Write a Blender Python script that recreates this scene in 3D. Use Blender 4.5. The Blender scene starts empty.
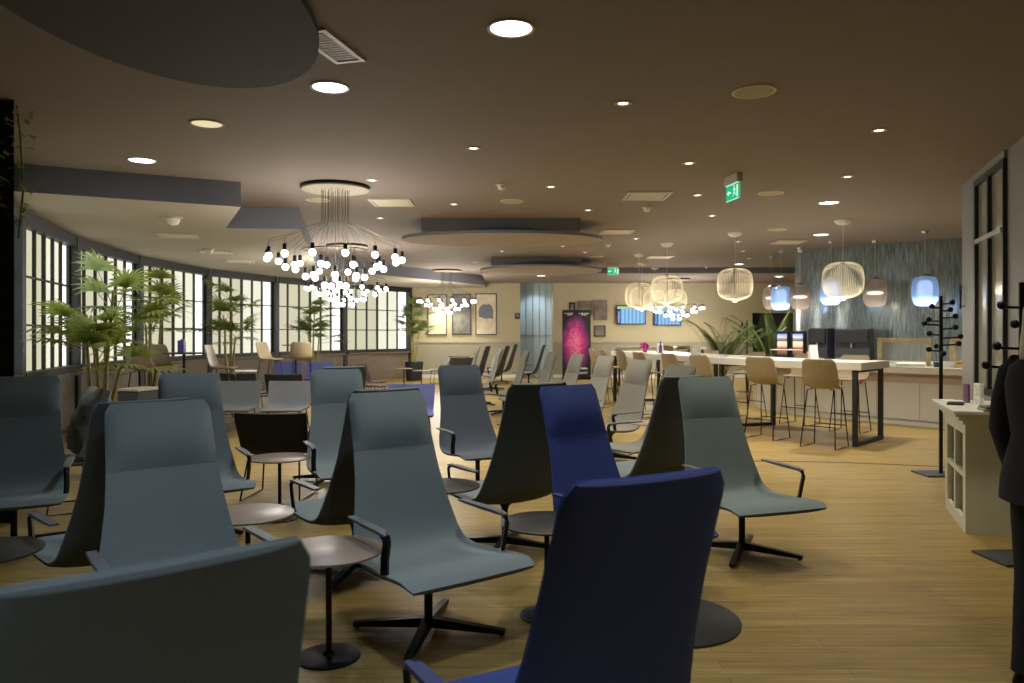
import bpy, bmesh, math, random
from mathutils import Vector, Matrix
random.seed(7)
S = bpy.context.scene
COL = S.collection
PI = math.pi
CAMZ = 1.5
F = 760.0
HOR = 333.5
CEIL = 3.35
LOWC = 3.045

# ------------------------------------------------------------------ helpers
def at(px, py, Y):
    return Vector(((px - 512) * Y / F, Y, CAMZ + (HOR - py) * Y / F))

def onceil(px, py, z=CEIL):
    Y = (z - CAMZ) * F / (HOR - py)
    return Vector(((px - 512) * Y / F, Y, z))

class MB:
    """collects shapes into one bmesh"""
    def __init__(self):
        self.bm = bmesh.new()

    def add(self, verts, faces, M=None):
        vs = [self.bm.verts.new(M @ Vector(v) if M else Vector(v)) for v in verts]
        for f in faces:
            try:
                self.bm.faces.new([vs[i] for i in f])
            except ValueError:
                pass
        return self

    def box(self, x0, x1, y0, y1, z0, z1, M=None, bevel=0.0):
        if bevel <= 0:
            v = [(x0, y0, z0), (x1, y0, z0), (x1, y1, z0), (x0, y1, z0), (x0, y0, z1), (x1, y0, z1), (x1, y1, z1), (x0, y1, z1)]
            f = [(0, 3, 2, 1), (4, 5, 6, 7), (0, 1, 5, 4), (1, 2, 6, 5), (2, 3, 7, 6), (3, 0, 4, 7)]
            return self.add(v, f, M)
        b = bmesh.new()
        bmesh.ops.create_cube(b, size=1.0)
        for v in b.verts:
            v.co = Vector(((x0 + x1) / 2 + v.co.x * (x1 - x0), (y0 + y1) / 2 + v.co.y * (y1 - y0), (z0 + z1) / 2 + v.co.z * (z1 - z0)))
        bmesh.ops.bevel(b, geom=list(b.edges), offset=bevel, segments=2, affect='EDGES', profile=0.6)
        b.verts.index_update()
        self.add([v.co.copy() for v in b.verts], [[v.index for v in f.verts] for f in b.faces], M)
        b.free()
        return self

    def tube(self, pts, r, n=8, M=None, closed=False):
        pts = [Vector(p) for p in pts]
        rr = r if isinstance(r, (list, tuple)) else [r] * len(pts)
        m = len(pts)
        verts, faces = [], []
        up = None
        for i, p in enumerate(pts):
            if closed:
                t = pts[(i + 1) % m] - pts[i - 1]
            else:
                t = pts[min(i + 1, m - 1)] - pts[max(i - 1, 0)]
            if t.length < 1e-9:
                t = Vector((0, 0, 1))
            t.normalize()
            if up is None:
                up = Vector((0, 0, 1)) if abs(t.z) < 0.9 else Vector((1, 0, 0))
            a = t.cross(up)
            if a.length < 1e-6:
                a = t.cross(Vector((0, 1, 0.01)))
            a.normalize()
            b = a.cross(t).normalized()
            up = b
            for k in range(n):
                th = 2 * PI * k / n
                verts.append(p + a * math.cos(th) * rr[i] + b * math.sin(th) * rr[i])
        rng = m if closed else m - 1
        for i in range(rng):
            j = (i + 1) % m
            for k in range(n):
                k2 = (k + 1) % n
                faces.append((i * n + k, i * n + k2, j * n + k2, j * n + k))
        if not closed:
            faces.append(tuple(range(n - 1, -1, -1)))
            faces.append(tuple((m - 1) * n + k for k in range(n)))
        return self.add(verts, faces, M)

    def bar(self, pts, w, h, M=None):
        """rectangular bar swept along a polyline, w sideways, h along its normal"""
        pts = [Vector(p) for p in pts]
        m = len(pts)
        ww = w if isinstance(w, (list, tuple)) else [w] * m
        hh = h if isinstance(h, (list, tuple)) else [h] * m
        verts, faces = [], []
        side = None
        for i, p in enumerate(pts):
            t = (pts[min(i + 1, m - 1)] - pts[max(i - 1, 0)]).normalized()
            if side is None:
                side = t.cross(Vector((0, 0, 1)))
                if side.length < 1e-3:
                    side = Vector((1, 0, 0))
                side.normalize()
            s = (side - t * side.dot(t)).normalized()
            nn = s.cross(t).normalized()
            for a, b in ((-1, -1), (1, -1), (1, 1), (-1, 1)):
                verts.append(p + s * a * ww[i] / 2 + nn * b * hh[i] / 2)
        for i in range(m - 1):
            for k in range(4):
                k2 = (k + 1) % 4
                faces.append((i * 4 + k, i * 4 + k2, i * 4 + 4 + k2, i * 4 + 4 + k))
        faces.append((3, 2, 1, 0))
        faces.append(tuple((m - 1) * 4 + k for k in range(4)))
        return self.add(verts, faces, M)

    def lathe(self, prof, n=24, M=None, cap=True):
        verts, faces = [], []
        for r, z in prof:
            for k in range(n):
                th = 2 * PI * k / n
                verts.append((r * math.cos(th), r * math.sin(th), z))
        for i in range(len(prof) - 1):
            for k in range(n):
                k2 = (k + 1) % n
                faces.append((i * n + k, i * n + k2, i * n + n + k2, i * n + n + k))
        if cap:
            faces.append(tuple(range(n - 1, -1, -1)))
            faces.append(tuple((len(prof) - 1) * n + k for k in range(n)))
        return self.add(verts, faces, M)

    def ball(self, c, r, n=12, m=8):
        c = Vector(c)
        rx, ry, rz = r if isinstance(r, (list, tuple)) else (r, r, r)
        verts = [(c.x, c.y, c.z - rz)]
        for i in range(1, m):
            ph = -PI / 2 + PI * i / m
            for k in range(n):
                th = 2 * PI * k / n
                verts.append((c.x + rx * math.cos(ph) * math.cos(th), c.y + ry * math.cos(ph) * math.sin(th), c.z + rz * math.sin(ph)))
        verts.append((c.x, c.y, c.z + rz))
        faces = []
        for k in range(n):
            faces.append((0, 1 + (k + 1) % n, 1 + k))
        for i in range(m - 2):
            for k in range(n):
                k2 = (k + 1) % n
                faces.append((1 + i * n + k, 1 + i * n + k2, 1 + (i + 1) * n + k2, 1 + (i + 1) * n + k))
        last = len(verts) - 1
        for k in range(n):
            faces.append((last, 1 + (m - 2) * n + k, 1 + (m - 2) * n + (k + 1) % n))
        return self.add(verts, faces)

    def slab(self, A, B):
        """closed body between two grids of points (lists of rows)"""
        R, C = len(A), len(A[0])
        verts = [p for row in A for p in row] + [p for row in B for p in row]
        o = R * C
        faces = []
        for i in range(R - 1):
            for j in range(C - 1):
                a, b, c, d = i * C + j, i * C + j + 1, (i + 1) * C + j + 1, (i + 1) * C + j
                faces.append((a, b, c, d))
                faces.append((o + d, o + c, o + b, o + a))
        for j in range(C - 1):
            faces.append((j + 1, j, o + j, o + j + 1))
            q = (R - 1) * C
            faces.append((q + j, q + j + 1, o + q + j + 1, o + q + j))
        for i in range(R - 1):
            faces.append((i * C, (i + 1) * C, o + (i + 1) * C, o + i * C))
            q = C - 1
            faces.append(((i + 1) * C + q, i * C + q, o + i * C + q, o + (i + 1) * C + q))
        return self.add(verts, faces)

    def prism(self, poly, z0, z1):
        n = len(poly)
        verts = [(p[0], p[1], z0) for p in poly] + [(p[0], p[1], z1) for p in poly]
        faces = [tuple(range(n - 1, -1, -1)), tuple(range(n, 2 * n))]
        for i in range(n):
            j = (i + 1) % n
            faces.append((i, j, n + j, n + i))
        return self.add(verts, faces)

    def build(self, name, mat, parent=None, smooth=None, loc=None):
        bm = self.bm
        bmesh.ops.recalc_face_normals(bm, faces=list(bm.faces))
        me = bpy.data.meshes.new(name)
        bm.to_mesh(me)
        bm.free()
        for m in (mat if isinstance(mat, (list, tuple)) else [mat]):
            me.materials.append(m)
        if smooth is not None:
            for p in me.polygons:
                p.use_smooth = True
            me.set_sharp_from_angle(angle=math.radians(smooth))
        o = bpy.data.objects.new(name, me)
        COL.objects.link(o)
        if parent:
            o.parent = parent
        if loc is not None:
            o.location = loc
        return o

def tag(o, label=None, cat=None, group=None, kind=None):
    if label: o['label'] = label
    if cat: o['category'] = cat
    if group: o['group'] = group
    if kind: o['kind'] = kind
    return o

def thing(name, label, cat, loc=(0, 0, 0), rz=0.0, group=None):
    o = bpy.data.objects.new(name, None)
    o.empty_display_size = 0.1
    COL.objects.link(o)
    o.location = loc
    o.rotation_euler = (0, 0, rz)
    return tag(o, label, cat, group)

def struct(o):
    o['kind'] = 'structure'
    return o

def copy_tree(o, parent=None):
    c = o.copy()
    COL.objects.link(c)
    if parent is not None:
        c.parent = parent
    for ch in list(o.children):
        copy_tree(ch, c)
    return c

class Proto:
    """first use moves the source itself, later uses copy it with its parts"""
    def __init__(self, root):
        self.root, self.used = root, False

    def put(self, loc, rz, label, group=None, scale=None):
        r = copy_tree(self.root) if self.used else self.root
        self.used = True
        r.location = loc
        r.rotation_euler = (0, 0, rz)
        if scale: r.scale = (scale,) * 3
        r['label'] = label
        if group: r['group'] = group
        return r

# ------------------------------------------------------------------ materials
def mat(name, col, rough=0.6, metal=0.0, noise=0.0, nscale=40.0, bump=0.0, bscale=400.0, emit=None, estr=0.0, alpha=1.0, trans=0.0, spec=0.5, stretch=None):
    m = bpy.data.materials.new(name)
    m.use_nodes = True
    nt = m.node_tree
    b = nt.nodes['Principled BSDF']
    b.inputs['Base Color'].default_value = (*col, 1)
    b.inputs['Roughness'].default_value = rough
    b.inputs['Metallic'].default_value = metal
    b.inputs['Specular IOR Level'].default_value = spec
    b.inputs['Alpha'].default_value = alpha
    b.inputs['Transmission Weight'].default_value = trans
    if emit:
        b.inputs['Emission Color'].default_value = (*emit, 1)
        b.inputs['Emission Strength'].default_value = estr
    if noise or bump:
        tc = nt.nodes.new('ShaderNodeTexCoord')
        src = tc.outputs['Object']
        if stretch:
            mp = nt.nodes.new('ShaderNodeMapping')
            mp.inputs['Scale'].default_value = stretch
            nt.links.new(src, mp.inputs['Vector'])
            src = mp.outputs['Vector']
    if noise:
        nz = nt.nodes.new('ShaderNodeTexNoise')
        nz.inputs['Scale'].default_value = nscale
        nz.inputs['Detail'].default_value = 4
        nt.links.new(src, nz.inputs['Vector'])
        rp = nt.nodes.new('ShaderNodeMapRange')
        rp.inputs['From Min'].default_value = 0.3
        rp.inputs['From Max'].default_value = 0.7
        rp.inputs['To Min'].default_value = 1 - noise
        rp.inputs['To Max'].default_value = 1 + noise
        nt.links.new(nz.outputs['Fac'], rp.inputs['Value'])
        mx = nt.nodes.new('ShaderNodeMix')
        mx.data_type = 'RGBA'
        mx.blend_type = 'MULTIPLY'
        mx.inputs['Factor'].default_value = 1
        mx.inputs['A'].default_value = (*col, 1)
        nt.links.new(rp.outputs['Result'], mx.inputs['B'])
        nt.links.new(mx.outputs['Result'], b.inputs['Base Color'])
    if bump:
        nb = nt.nodes.new('ShaderNodeTexNoise')
        nb.inputs['Scale'].default_value = bscale
        nt.links.new(src, nb.inputs['Vector'])
        bp = nt.nodes.new('ShaderNodeBump')
        bp.inputs['Strength'].default_value = bump
        bp.inputs['Distance'].default_value = 0.002
        nt.links.new(nb.outputs['Fac'], bp.inputs['Height'])
        nt.links.new(bp.outputs['Normal'], b.inputs['Normal'])
    return m

def emis(name, col, strength):
    m = bpy.data.materials.new(name)
    m.use_nodes = True
    nt = m.node_tree
    nt.nodes.clear()
    e = nt.nodes.new('ShaderNodeEmission')
    e.inputs['Color'].default_value = (*col, 1)
    e.inputs['Strength'].default_value = strength
    o = nt.nodes.new('ShaderNodeOutputMaterial')
    nt.links.new(e.outputs['Emission'], o.inputs['Surface'])
    return m

def wood_floor():
    m = mat('oak_planks', (0.3, 0.2, 0.09), 0.42)
    nt = m.node_tree
    b = nt.nodes['Principled BSDF']
    tc = nt.nodes.new('ShaderNodeTexCoord')
    br = nt.nodes.new('ShaderNodeTexBrick')
    br.inputs['Scale'].default_value = 1.0
    br.inputs['Brick Width'].default_value = 1.5
    br.inputs['Row Height'].default_value = 0.085
    br.inputs['Mortar Size'].default_value = 0.0018
    br.inputs['Color1'].default_value = (0.405, 0.29, 0.092, 1)
    br.inputs['Color2'].default_value = (0.335, 0.23, 0.066, 1)
    br.inputs['Mortar'].default_value = (0.16, 0.095, 0.035, 1)
    br.offset = 0.37
    nt.links.new(tc.outputs['Object'], br.inputs['Vector'])
    mp = nt.nodes.new('ShaderNodeMapping')
    mp.inputs['Scale'].default_value = (1.1, 22, 1)
    nt.links.new(tc.outputs['Object'], mp.inputs['Vector'])
    nz = nt.nodes.new('ShaderNodeTexNoise')
    nz.inputs['Scale'].default_value = 1.6
    nz.inputs['Detail'].default_value = 6
    nz.inputs['Roughness'].default_value = 0.65
    nt.links.new(mp.outputs['Vector'], nz.inputs['Vector'])
    rp = nt.nodes.new('ShaderNodeMapRange')
    rp.inputs['From Min'].default_value = 0.3
    rp.inputs['From Max'].default_value = 0.72
    rp.inputs['To Min'].default_value = 0.55
    rp.inputs['To Max'].default_value = 1.25
    nt.links.new(nz.outputs['Fac'], rp.inputs['Value'])
    mx = nt.nodes.new('ShaderNodeMix')
    mx.data_type = 'RGBA'
    mx.blend_type = 'MULTIPLY'
    mx.inputs['Factor'].default_value = 1
    nt.links.new(br.outputs['Color'], mx.inputs['A'])
    nt.links.new(rp.outputs['Result'], mx.inputs['B'])
    nt.links.new(mx.outputs['Result'], b.inputs['Base Color'])
    return m

M = {}
M['floor'] = wood_floor()
M['ceil'] = mat('taupe_ceiling_paint', (0.24, 0.193, 0.158), 0.85, noise=0.03, nscale=3)
M['lowceil'] = mat('pale_ceiling_paint', (0.44, 0.39, 0.30), 0.85)
M['fascia'] = mat('blue_grey_fascia', (0.19, 0.20, 0.24), 0.8)
M['dropped'] = mat('dark_soffit', (0.08, 0.073, 0.06), 0.85)
M['raft'] = mat('taupe_raft', (0.36, 0.29, 0.22), 0.85)
M['plenum'] = mat('dark_plenum', (0.10, 0.095, 0.10), 0.8)
M['cream'] = mat('cream_wall', (0.46, 0.40, 0.255), 0.8, noise=0.03, nscale=2)
M['creamdado'] = mat('stone_dado', (0.33, 0.305, 0.225), 0.7)
M['greywall'] = mat('grey_wall_panel', (0.22, 0.225, 0.22), 0.55, noise=0.03, nscale=2)
M['darkwall'] = mat('dark_wall', (0.06, 0.058, 0.055), 0.8)
M['wain'] = mat('brown_wainscot', (0.16, 0.125, 0.09), 0.6, noise=0.25, nscale=6, stretch=(1, 1, 8))
M['winframe'] = mat('dark_window_frame', (0.013, 0.014, 0.014), 0.5)
M['pane_dim'] = emis('lit_pane_cream', (0.98, 0.93, 0.66), 0.70)
M['pane_mid'] = emis('lit_pane_pale', (0.98, 0.96, 0.76), 0.95)
M['pane_bright'] = emis('lit_pane_white', (0.98, 1.0, 0.95), 1.6)
M['black'] = mat('black_metal', (0.012, 0.012, 0.013), 0.4, 0.6)
M['blackmatt'] = mat('black_matt', (0.014, 0.014, 0.015), 0.6)
M['charcoal'] = mat('charcoal_paint', (0.028, 0.03, 0.034), 0.65)
M['teal'] = mat('teal_grey_fabric', (0.205, 0.262, 0.278), 0.9, noise=0.08, nscale=180, bump=0.25, bscale=900)
M['tealdark'] = mat('dark_teal_shell_fabric', (0.085, 0.102, 0.105), 0.85, noise=0.08, nscale=180)
M['blue'] = mat('blue_fabric', (0.042, 0.075, 0.29), 0.9, noise=0.08, nscale=180, bump=0.25, bscale=900)
M['bluedark'] = mat('dark_blue_shell_fabric', (0.026, 0.040, 0.135), 0.85, noise=0.08, nscale=180)
M['slate'] = mat('slate_blue_fabric', (0.115, 0.14, 0.19), 0.9, noise=0.08, nscale=180, bump=0.25, bscale=900)
M['slatedark'] = mat('dark_slate_shell', (0.06, 0.063, 0.07), 0.85)
M['grey'] = mat('warm_grey_fabric', (0.24, 0.24, 0.215), 0.9, noise=0.08, nscale=180, bump=0.25, bscale=900)
M['greydark'] = mat('charcoal_shell', (0.055, 0.054, 0.05), 0.85)
M['armpad'] = mat('arm_pad', (0.16, 0.18, 0.19), 0.5)
M['bluearm'] = mat('blue_arm_pad', (0.04, 0.06, 0.20), 0.5)
M['lgrey'] = mat('pale_blue_grey_fabric', (0.185, 0.20, 0.225), 0.9, noise=0.06, nscale=180)
M['indigo'] = mat('indigo_fabric', (0.08, 0.095, 0.26), 0.9, noise=0.06, nscale=180)
M['dgrey'] = mat('dark_grey_fabric', (0.075, 0.08, 0.085), 0.9, noise=0.06, nscale=180)
M['brownblack'] = mat('dark_brown_shell', (0.028, 0.024, 0.021), 0.75)
M['mottled'] = mat('mottled_brown_weave', (0.075, 0.055, 0.042), 0.8, noise=0.6, nscale=30)
M['taupetop'] = mat('taupe_table_top', (0.30, 0.235, 0.19), 0.38)
M['blacktop'] = mat('black_table_top', (0.035, 0.034, 0.03), 0.45)
M['beige'] = mat('beige_stool_shell', (0.35, 0.275, 0.17), 0.5, noise=0.03, nscale=20)
M['white'] = mat('white_laminate', (0.78, 0.77, 0.73), 0.35)
M['whitepaint'] = mat('white_paint', (0.70, 0.71, 0.66), 0.5)
M['cabinet'] = mat('pale_green_white_paint', (0.74, 0.78, 0.69), 0.5)
M['paper'] = mat('white_paper', (0.85, 0.84, 0.80), 0.7)
M['green'] = mat('palm_leaf', (0.12, 0.19, 0.045), 0.5, noise=0.35, nscale=9)
M['greend'] = mat('dark_palm_leaf', (0.045, 0.085, 0.028), 0.5, noise=0.35, nscale=9)
M['stem'] = mat('palm_stem', (0.26, 0.24, 0.06), 0.6, noise=0.3, nscale=30)
def leaf(name, col):
    m = mat(name, col, 0.5, noise=0.35, nscale=9)
    nt = m.node_tree
    b = nt.nodes['Principled BSDF']
    t = nt.nodes.new('ShaderNodeBsdfTranslucent')
    t.inputs['Color'].default_value = (col[0] * 1.6, col[1] * 1.6, col[2] * 1.2, 1)
    mx = nt.nodes.new('ShaderNodeMixShader'); mx.inputs[0].default_value = .45
    nt.links.new(b.outputs[0], mx.inputs[1]); nt.links.new(t.outputs[0], mx.inputs[2])
    nt.links.new(mx.outputs[0], nt.nodes['Material Output'].inputs['Surface'])
    return m
M['green'] = leaf('palm_leaf_bright', (0.24, 0.29, 0.075))
M['greend'] = leaf('palm_leaf_deep', (0.13, 0.18, 0.055))
M['soil'] = mat('potting_soil', (0.03, 0.022, 0.015), 0.95)
M['steel'] = mat('brushed_steel', (0.5, 0.5, 0.48), 0.3, 0.9)
M['creamplate'] = mat('cream_ceiling_plate', (0.68, 0.60, 0.42), 0.5)
M['grillwhite'] = mat('pale_grille', (0.58, 0.52, 0.42), 0.5)
M['wire'] = mat('white_wire', (0.85, 0.80, 0.66), 0.4)
M['chplate'] = mat('chandelier_plate', (0.36, 0.31, 0.21), 0.6)
M['cable'] = mat('brown_cable', (0.09, 0.08, 0.065), 0.6)
M['darkwire'] = mat('dark_cable', (0.03, 0.028, 0.025), 0.6)
M['bulb'] = emis('white_bulb_glow', (1.0, 0.97, 0.95), 9.0)
M['warmlens'] = emis('warm_lens_glow', (1.0, 0.86, 0.60), 5.0)
M['warmbright'] = emis('warm_bright_lens_glow', (1.0, 0.94, 0.72), 6.0)
M['dimlens'] = emis('dim_yellow_lens_glow', (1.0, 0.85, 0.50), 0.85)
M['coollens'] = emis('cool_lens_glow', (0.72, 0.82, 1.0), 9.0)
M['whitelens'] = emis('white_lens_glow', (1.0, 0.95, 0.88), 6.0)
M['reflector'] = mat('lamp_reflector', (0.7, 0.66, 0.55), 0.25, 0.6)
M['exitgreen'] = emis('exit_green_glow', (0.02, 0.62, 0.26), 0.8)
M['exitwhite'] = emis('exit_white_glow', (0.75, 1.0, 0.85), 1.0)
M['skin'] = mat('skin', (0.62, 0.40, 0.30), 0.5)
M['hair'] = mat('blonde_hair', (0.42, 0.29, 0.12), 0.5, noise=0.3, nscale=60, stretch=(1, 1, 0.1))
M['blackcloth'] = mat('black_cloth', (0.008, 0.008, 0.009), 0.9)
M['wood'] = mat('pale_yellow_wood', (0.60, 0.50, 0.28), 0.5, noise=0.15, nscale=12)
M['magenta'] = mat('magenta_print', (0.50, 0.06, 0.30), 0.6)
M['purple'] = mat('purple_print', (0.14, 0.035, 0.12), 0.5)
M['leafgreen'] = mat('lime_print', (0.22, 0.36, 0.08), 0.5)
M['bluebottle'] = mat('blue_violet_plastic', (0.08, 0.07, 0.35), 0.3)
M['lightbox'] = emis('warm_light_strip_glow', (1.0, 0.80, 0.55), 2.2)
M['teacup'] = mat('dark_ceramic', (0.05, 0.045, 0.04), 0.3)
M['bread'] = mat('golden_bread', (0.55, 0.30, 0.10), 0.7, noise=0.3, nscale=30)
M['red'] = mat('red_plastic', (0.40, 0.03, 0.03), 0.4)
M['greybin'] = mat('grey_stripe_cloth', (0.25, 0.255, 0.235), 0.9, noise=0.3, nscale=9, stretch=(1, 1, 3))
M['bluedoor'] = mat('pale_blue_panel', (0.55, 0.68, 0.72), 0.35)
M['slateplate'] = mat('slate_plate', (0.045, 0.05, 0.055), 0.45)

# ------------------------------------------------------------------ the setting
def two_mat(o, under=0, side=1):
    for p in o.data.polygons:
        p.material_index = under if p.normal.z < -0.5 else side

struct(MB().box(-9, 11, -2.3, 27.5, -0.12, 0).build('floor', M['floor']))
struct(MB().box(-9, 11, -2.3, 27.5, CEIL, CEIL + 0.15).build('ceiling', M['ceil']))

WP = [(-4.75, 6.7), (-6.11, 9.43), (-6.98, 12.17), (-7.42, 15.15), (-7.26, 18.2), (-6.42, 20.7), (-5.1, 23.2), (-3.42, 25.6)]
low = [(-8.6, 7.3), (-5.37, 8.28), (-3.31, 9.28), (-4.2, 11.15), (-3.14, 11.25), (-4.6, 18.0), (-3.27, 20.4), (-0.87, 24.3), (-0.87, 25.6), (-8.6, 25.6)]
o = struct(MB().prism(low, LOWC, CEIL).build('ceiling_lower', [M['lowceil'], M['fascia']]))
two_mat(o)
o = struct(MB().box(-0.87, 10.5, 21.4, 25.6, 3.2, CEIL).build('ceiling_bulkhead', [M['ceil'], M['fascia']]))
two_mat(o)
# curved dropped soffit over the near seats
pts = []
for k in range(48):
    a = 2 * PI * k / 48
    pts.append((-1.97 + 0.83 * math.cos(a), 4.22 + 1.36 * math.sin(a)))
struct(MB().prism(pts, CEIL - 0.05, CEIL).build('ceiling_soffit', M['dropped'], smooth=40))

# far wall with a recessed doorway
def solid(name, m, x0, x1, y0, y1, z0, z1):
    return struct(MB().box(x0, x1, y0, y1, z0, z1).build(name, m))
solid('wall_far_west', M['cream'], -3.5, 0.28, 25.6, 25.85, 0, CEIL)
solid('wall_far_east', M['cream'], 1.38, 8.1, 25.6, 25.85, 0, CEIL)
solid('wall_far_end', M['cream'], 9.5, 10.6, 25.6, 25.85, 0, CEIL)
solid('wall_far_lintel', M['cream'], 8.1, 9.5, 25.6, 25.85, 2.19, CEIL)
solid('wall_recess_side', M['bluedoor'], 0.08, 0.28, 25.85, 26.9, 0, CEIL)
solid('wall_recess_east', M['cream'], 1.38, 1.58, 25.85, 26.9, 0, CEIL)
d = struct(MB().box(0.28, 1.38, 26.5, 26.56, 0, CEIL).build('door_1', M['bluedoor']))
mb = MB()
for x in (0.49, 0.72, 0.95, 1.17):
    mb.box(x - 0.008, x + 0.008, 26.47, 26.5, 0.02, 3.3)
mb.box(0.28, 1.38, 26.47, 26.5, 1.42, 1.45)
mb.build('door_frame', M['steel'], d)
d = struct(MB().box(8.1, 9.5, 25.8, 25.86, 0, 2.19).build('door_2', M['charcoal']))
mb = MB(); mb.box(8.1, 8.16, 25.7, 25.8, 0, 2.19).box(9.44, 9.5, 25.7, 25.8, 0, 2.19).box(8.16, 9.44, 25.7, 25.8, 2.12, 2.19)
mb.build('door_frame', M['blackmatt'], d)
for nm, a, b in (('trim_1', -3.45, 0.28), ('trim_2', 1.38, 8.1)):
    o = solid(nm, M['creamdado'], a, b, 25.56, 25.6, 0.12, 1.18)
    MB().box(a, b, 25.54, 25.6, 1.18, 1.215).build('dado_rail', M['creamdado'], o)
for nm, a, b in (('baseboard_west', -3.4, 0.28), ('baseboard_east', 1.38, 8.1)):
    solid(nm, M['whitepaint'], a, b, 25.55, 25.6, 0, 0.12)

# left wall: wainscot, backlit windows, posts
def seg_matrix(p, q):
    p, q = Vector((*p, 0)), Vector((*q, 0))
    u = (q - p).normalized()
    n = Vector((u.y, -u.x, 0))         # into the room
    Mx = Matrix(((u.x, n.x, 0, p.x), (u.y, n.y, 0, p.y), (0, 0, 1, 0), (0, 0, 0, 1)))
    return Mx, (q - p).length
for i in range(len(WP) - 1):
    Mx, L = seg_matrix(WP[i], WP[i + 1])
    w = MB()
    w.box(-0.02, L + 0.02, -0.25, 0, 0, 0.93, Mx)
    w.build('wall_left' if i == 0 else 'wall_left.%03d' % i, M['wain'])
    struct(bpy.context.scene.objects['wall_left' if i == 0 else 'wall_left.%03d' % i])
    solid_o = struct(MB().box(0, L, -0.30, -0.16, 0.93, LOWC, Mx).build('wall_behind_window.%03d' % i, M['darkwall']))
    fr = MB()
    fr.box(-0.065, 0.065, -0.14, 0.05, 0.0, LOWC, Mx)
    if i == len(WP) - 2:
        fr.box(L - 0.1, L + 0.1, -0.14, 0.05, 0.0, LOWC, Mx)
    fr.box(0.1, L - 0.1, -0.14, 0.03, 2.88, LOWC, Mx)
    fr.box(0.1, L - 0.1, -0.14, 0.05, 0.90, 1.0, Mx)
    win = struct(fr.build('window_%d' % (i + 1), M['winframe']))
    mu = MB()
    n = 6
    x0, x1 = 0.08, L - 0.08
    for k in range(n + 1):
        x = x0 + (x1 - x0) * k / n
        ww = 0.030 if k == 3 else 0.020
        mu.box(x - ww, x + ww, -0.12, -0.075, 1.0, 2.88, Mx)
    for z in (1.61, 2.25):
        mu.box(x0, x1, -0.115, -0.08, z - 0.014, z + 0.014, Mx)
    mu.build('muntin', M['winframe'], win)
    pn = MB()
    bm_faces = []
    for k in range(n):
        a = x0 + (x1 - x0) * k / n
        b = x0 + (x1 - x0) * (k + 1) / n
        pn.add([(a, -0.12, 1.0), (b, -0.12, 1.0), (b, -0.12, 2.88), (a, -0.12, 2.88)], [(0, 1, 2, 3)], Mx)
    pane = pn.build('pane', [M['pane_dim'], M['pane_mid'], M['pane_bright']], win)
    for k, p in enumerate(pane.data.polygons):
        p.material_index = (0, 0, 0, 1, 1, 2)[k]
# raised ledge of pale timber under the windows
for i in range(len(WP) - 1):
    Mx, L = seg_matrix(WP[i], WP[i + 1])
    struct(MB().box(0.1, L - 0.1, 0.0, 0.07, 0.86, 0.90, Mx).build('trim_%d' % (i + 3), M['wain']))
solid('wall_left_near', M['darkwall'], -5.0, -4.8, -2.1, 6.7, 0, CEIL)
solid('wall_near', M['darkwall'], -5, 2.0, -2.2, -2.0, 0, CEIL)
# raised platform along the windows
plat = [(-5.9, 10.6), (-4.3, 10.6), (-4.3, 13.4), (-4.15, 15.9), (-4.0, 17.2), (-7.2, 17.2), (-7.36, 15.15), (-6.9, 12.17)]
struct(MB().prism(plat, 0, 0.15).build('floor_platform', M['wain']))

# black pillar
struct(MB().prism([(-5.0, 6.02), (-3.945, 6.02), (-4.45, 6.7), (-5.0, 6.7)], 0, CEIL).build('wall_pillar', M['blackmatt']))

# right wall
uR = Vector((0.339, 0.941, 0)).normalized()
nR = Vector((uR.y, -uR.x, 0))
MR = Matrix(((-uR.x, nR.x, 0, 5.61), (-uR.y, nR.y, 0, 9.47), (0, 0, 1, 0), (0, 0, 0, 1)))
def rbox(nm, m, s0, s1, d0, d1, z0, z1):
    return struct(MB().box(s0, s1, d0, d1, z0, z1, MR).build(nm, m))
rbox('wall_right_pilaster', M['greywall'], 0, 0.64, 0, 0.3, 0, CEIL)
rbox('wall_right', M['greywall'], 1.93, 12.3, 0.03, 0.3, 0, CEIL)
rbox('wall_right_lower', M['greywall'], 0.64, 1.93, 0.0, 0.3, 0, 0.83)
rbox('wall_right_header', M['greywall'], 0.64, 1.93, 0.0, 0.3, 3.27, CEIL)
fr = MB()
for a, b in ((0.64, 0.71), (1.24, 1.31), (1.89, 1.93)):
    fr.box(a, b, -0.01, 0.1, 0.83, 3.27, MR)
fr.box(0.71, 1.89, -0.01, 0.1, 0.83, 0.9, MR).box(0.71, 1.89, -0.01, 0.1, 3.2, 3.27, MR)
wn = struct(fr.build('window_8', M['winframe']))
MB().box(0.74, 1.87, -0.02, 0.05, 2.53, 2.58, MR).build('transom', M['steel'], wn)
M['darkglass'] = mat('olive_dark_glass', (0.30, 0.31, 0.26), 0.12, 0.0, spec=0.8)
MB().box(0.71, 1.89, 0.03, 0.05, 0.9, 3.2, MR).build('pane', M['darkglass'], wn)
rbox('wall_right_back', M['darkwall'], 0.64, 1.93, 0.25, 0.3, 0.83, 3.27)
for s in (2.6, 3.9):
    rbox('trim_%d' % (12 + int(s)), M['blackmatt'], s, s + 0.012, 0.022, 0.032, 0, CEIL)
solid('wall_east_end', M['greywall'], 5.72, 10.6, 9.2, 9.4, 0, CEIL)
solid('wall_east', M['darkwall'], 10.5, 10.7, 9.4, 25.7, 0, CEIL)

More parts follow.
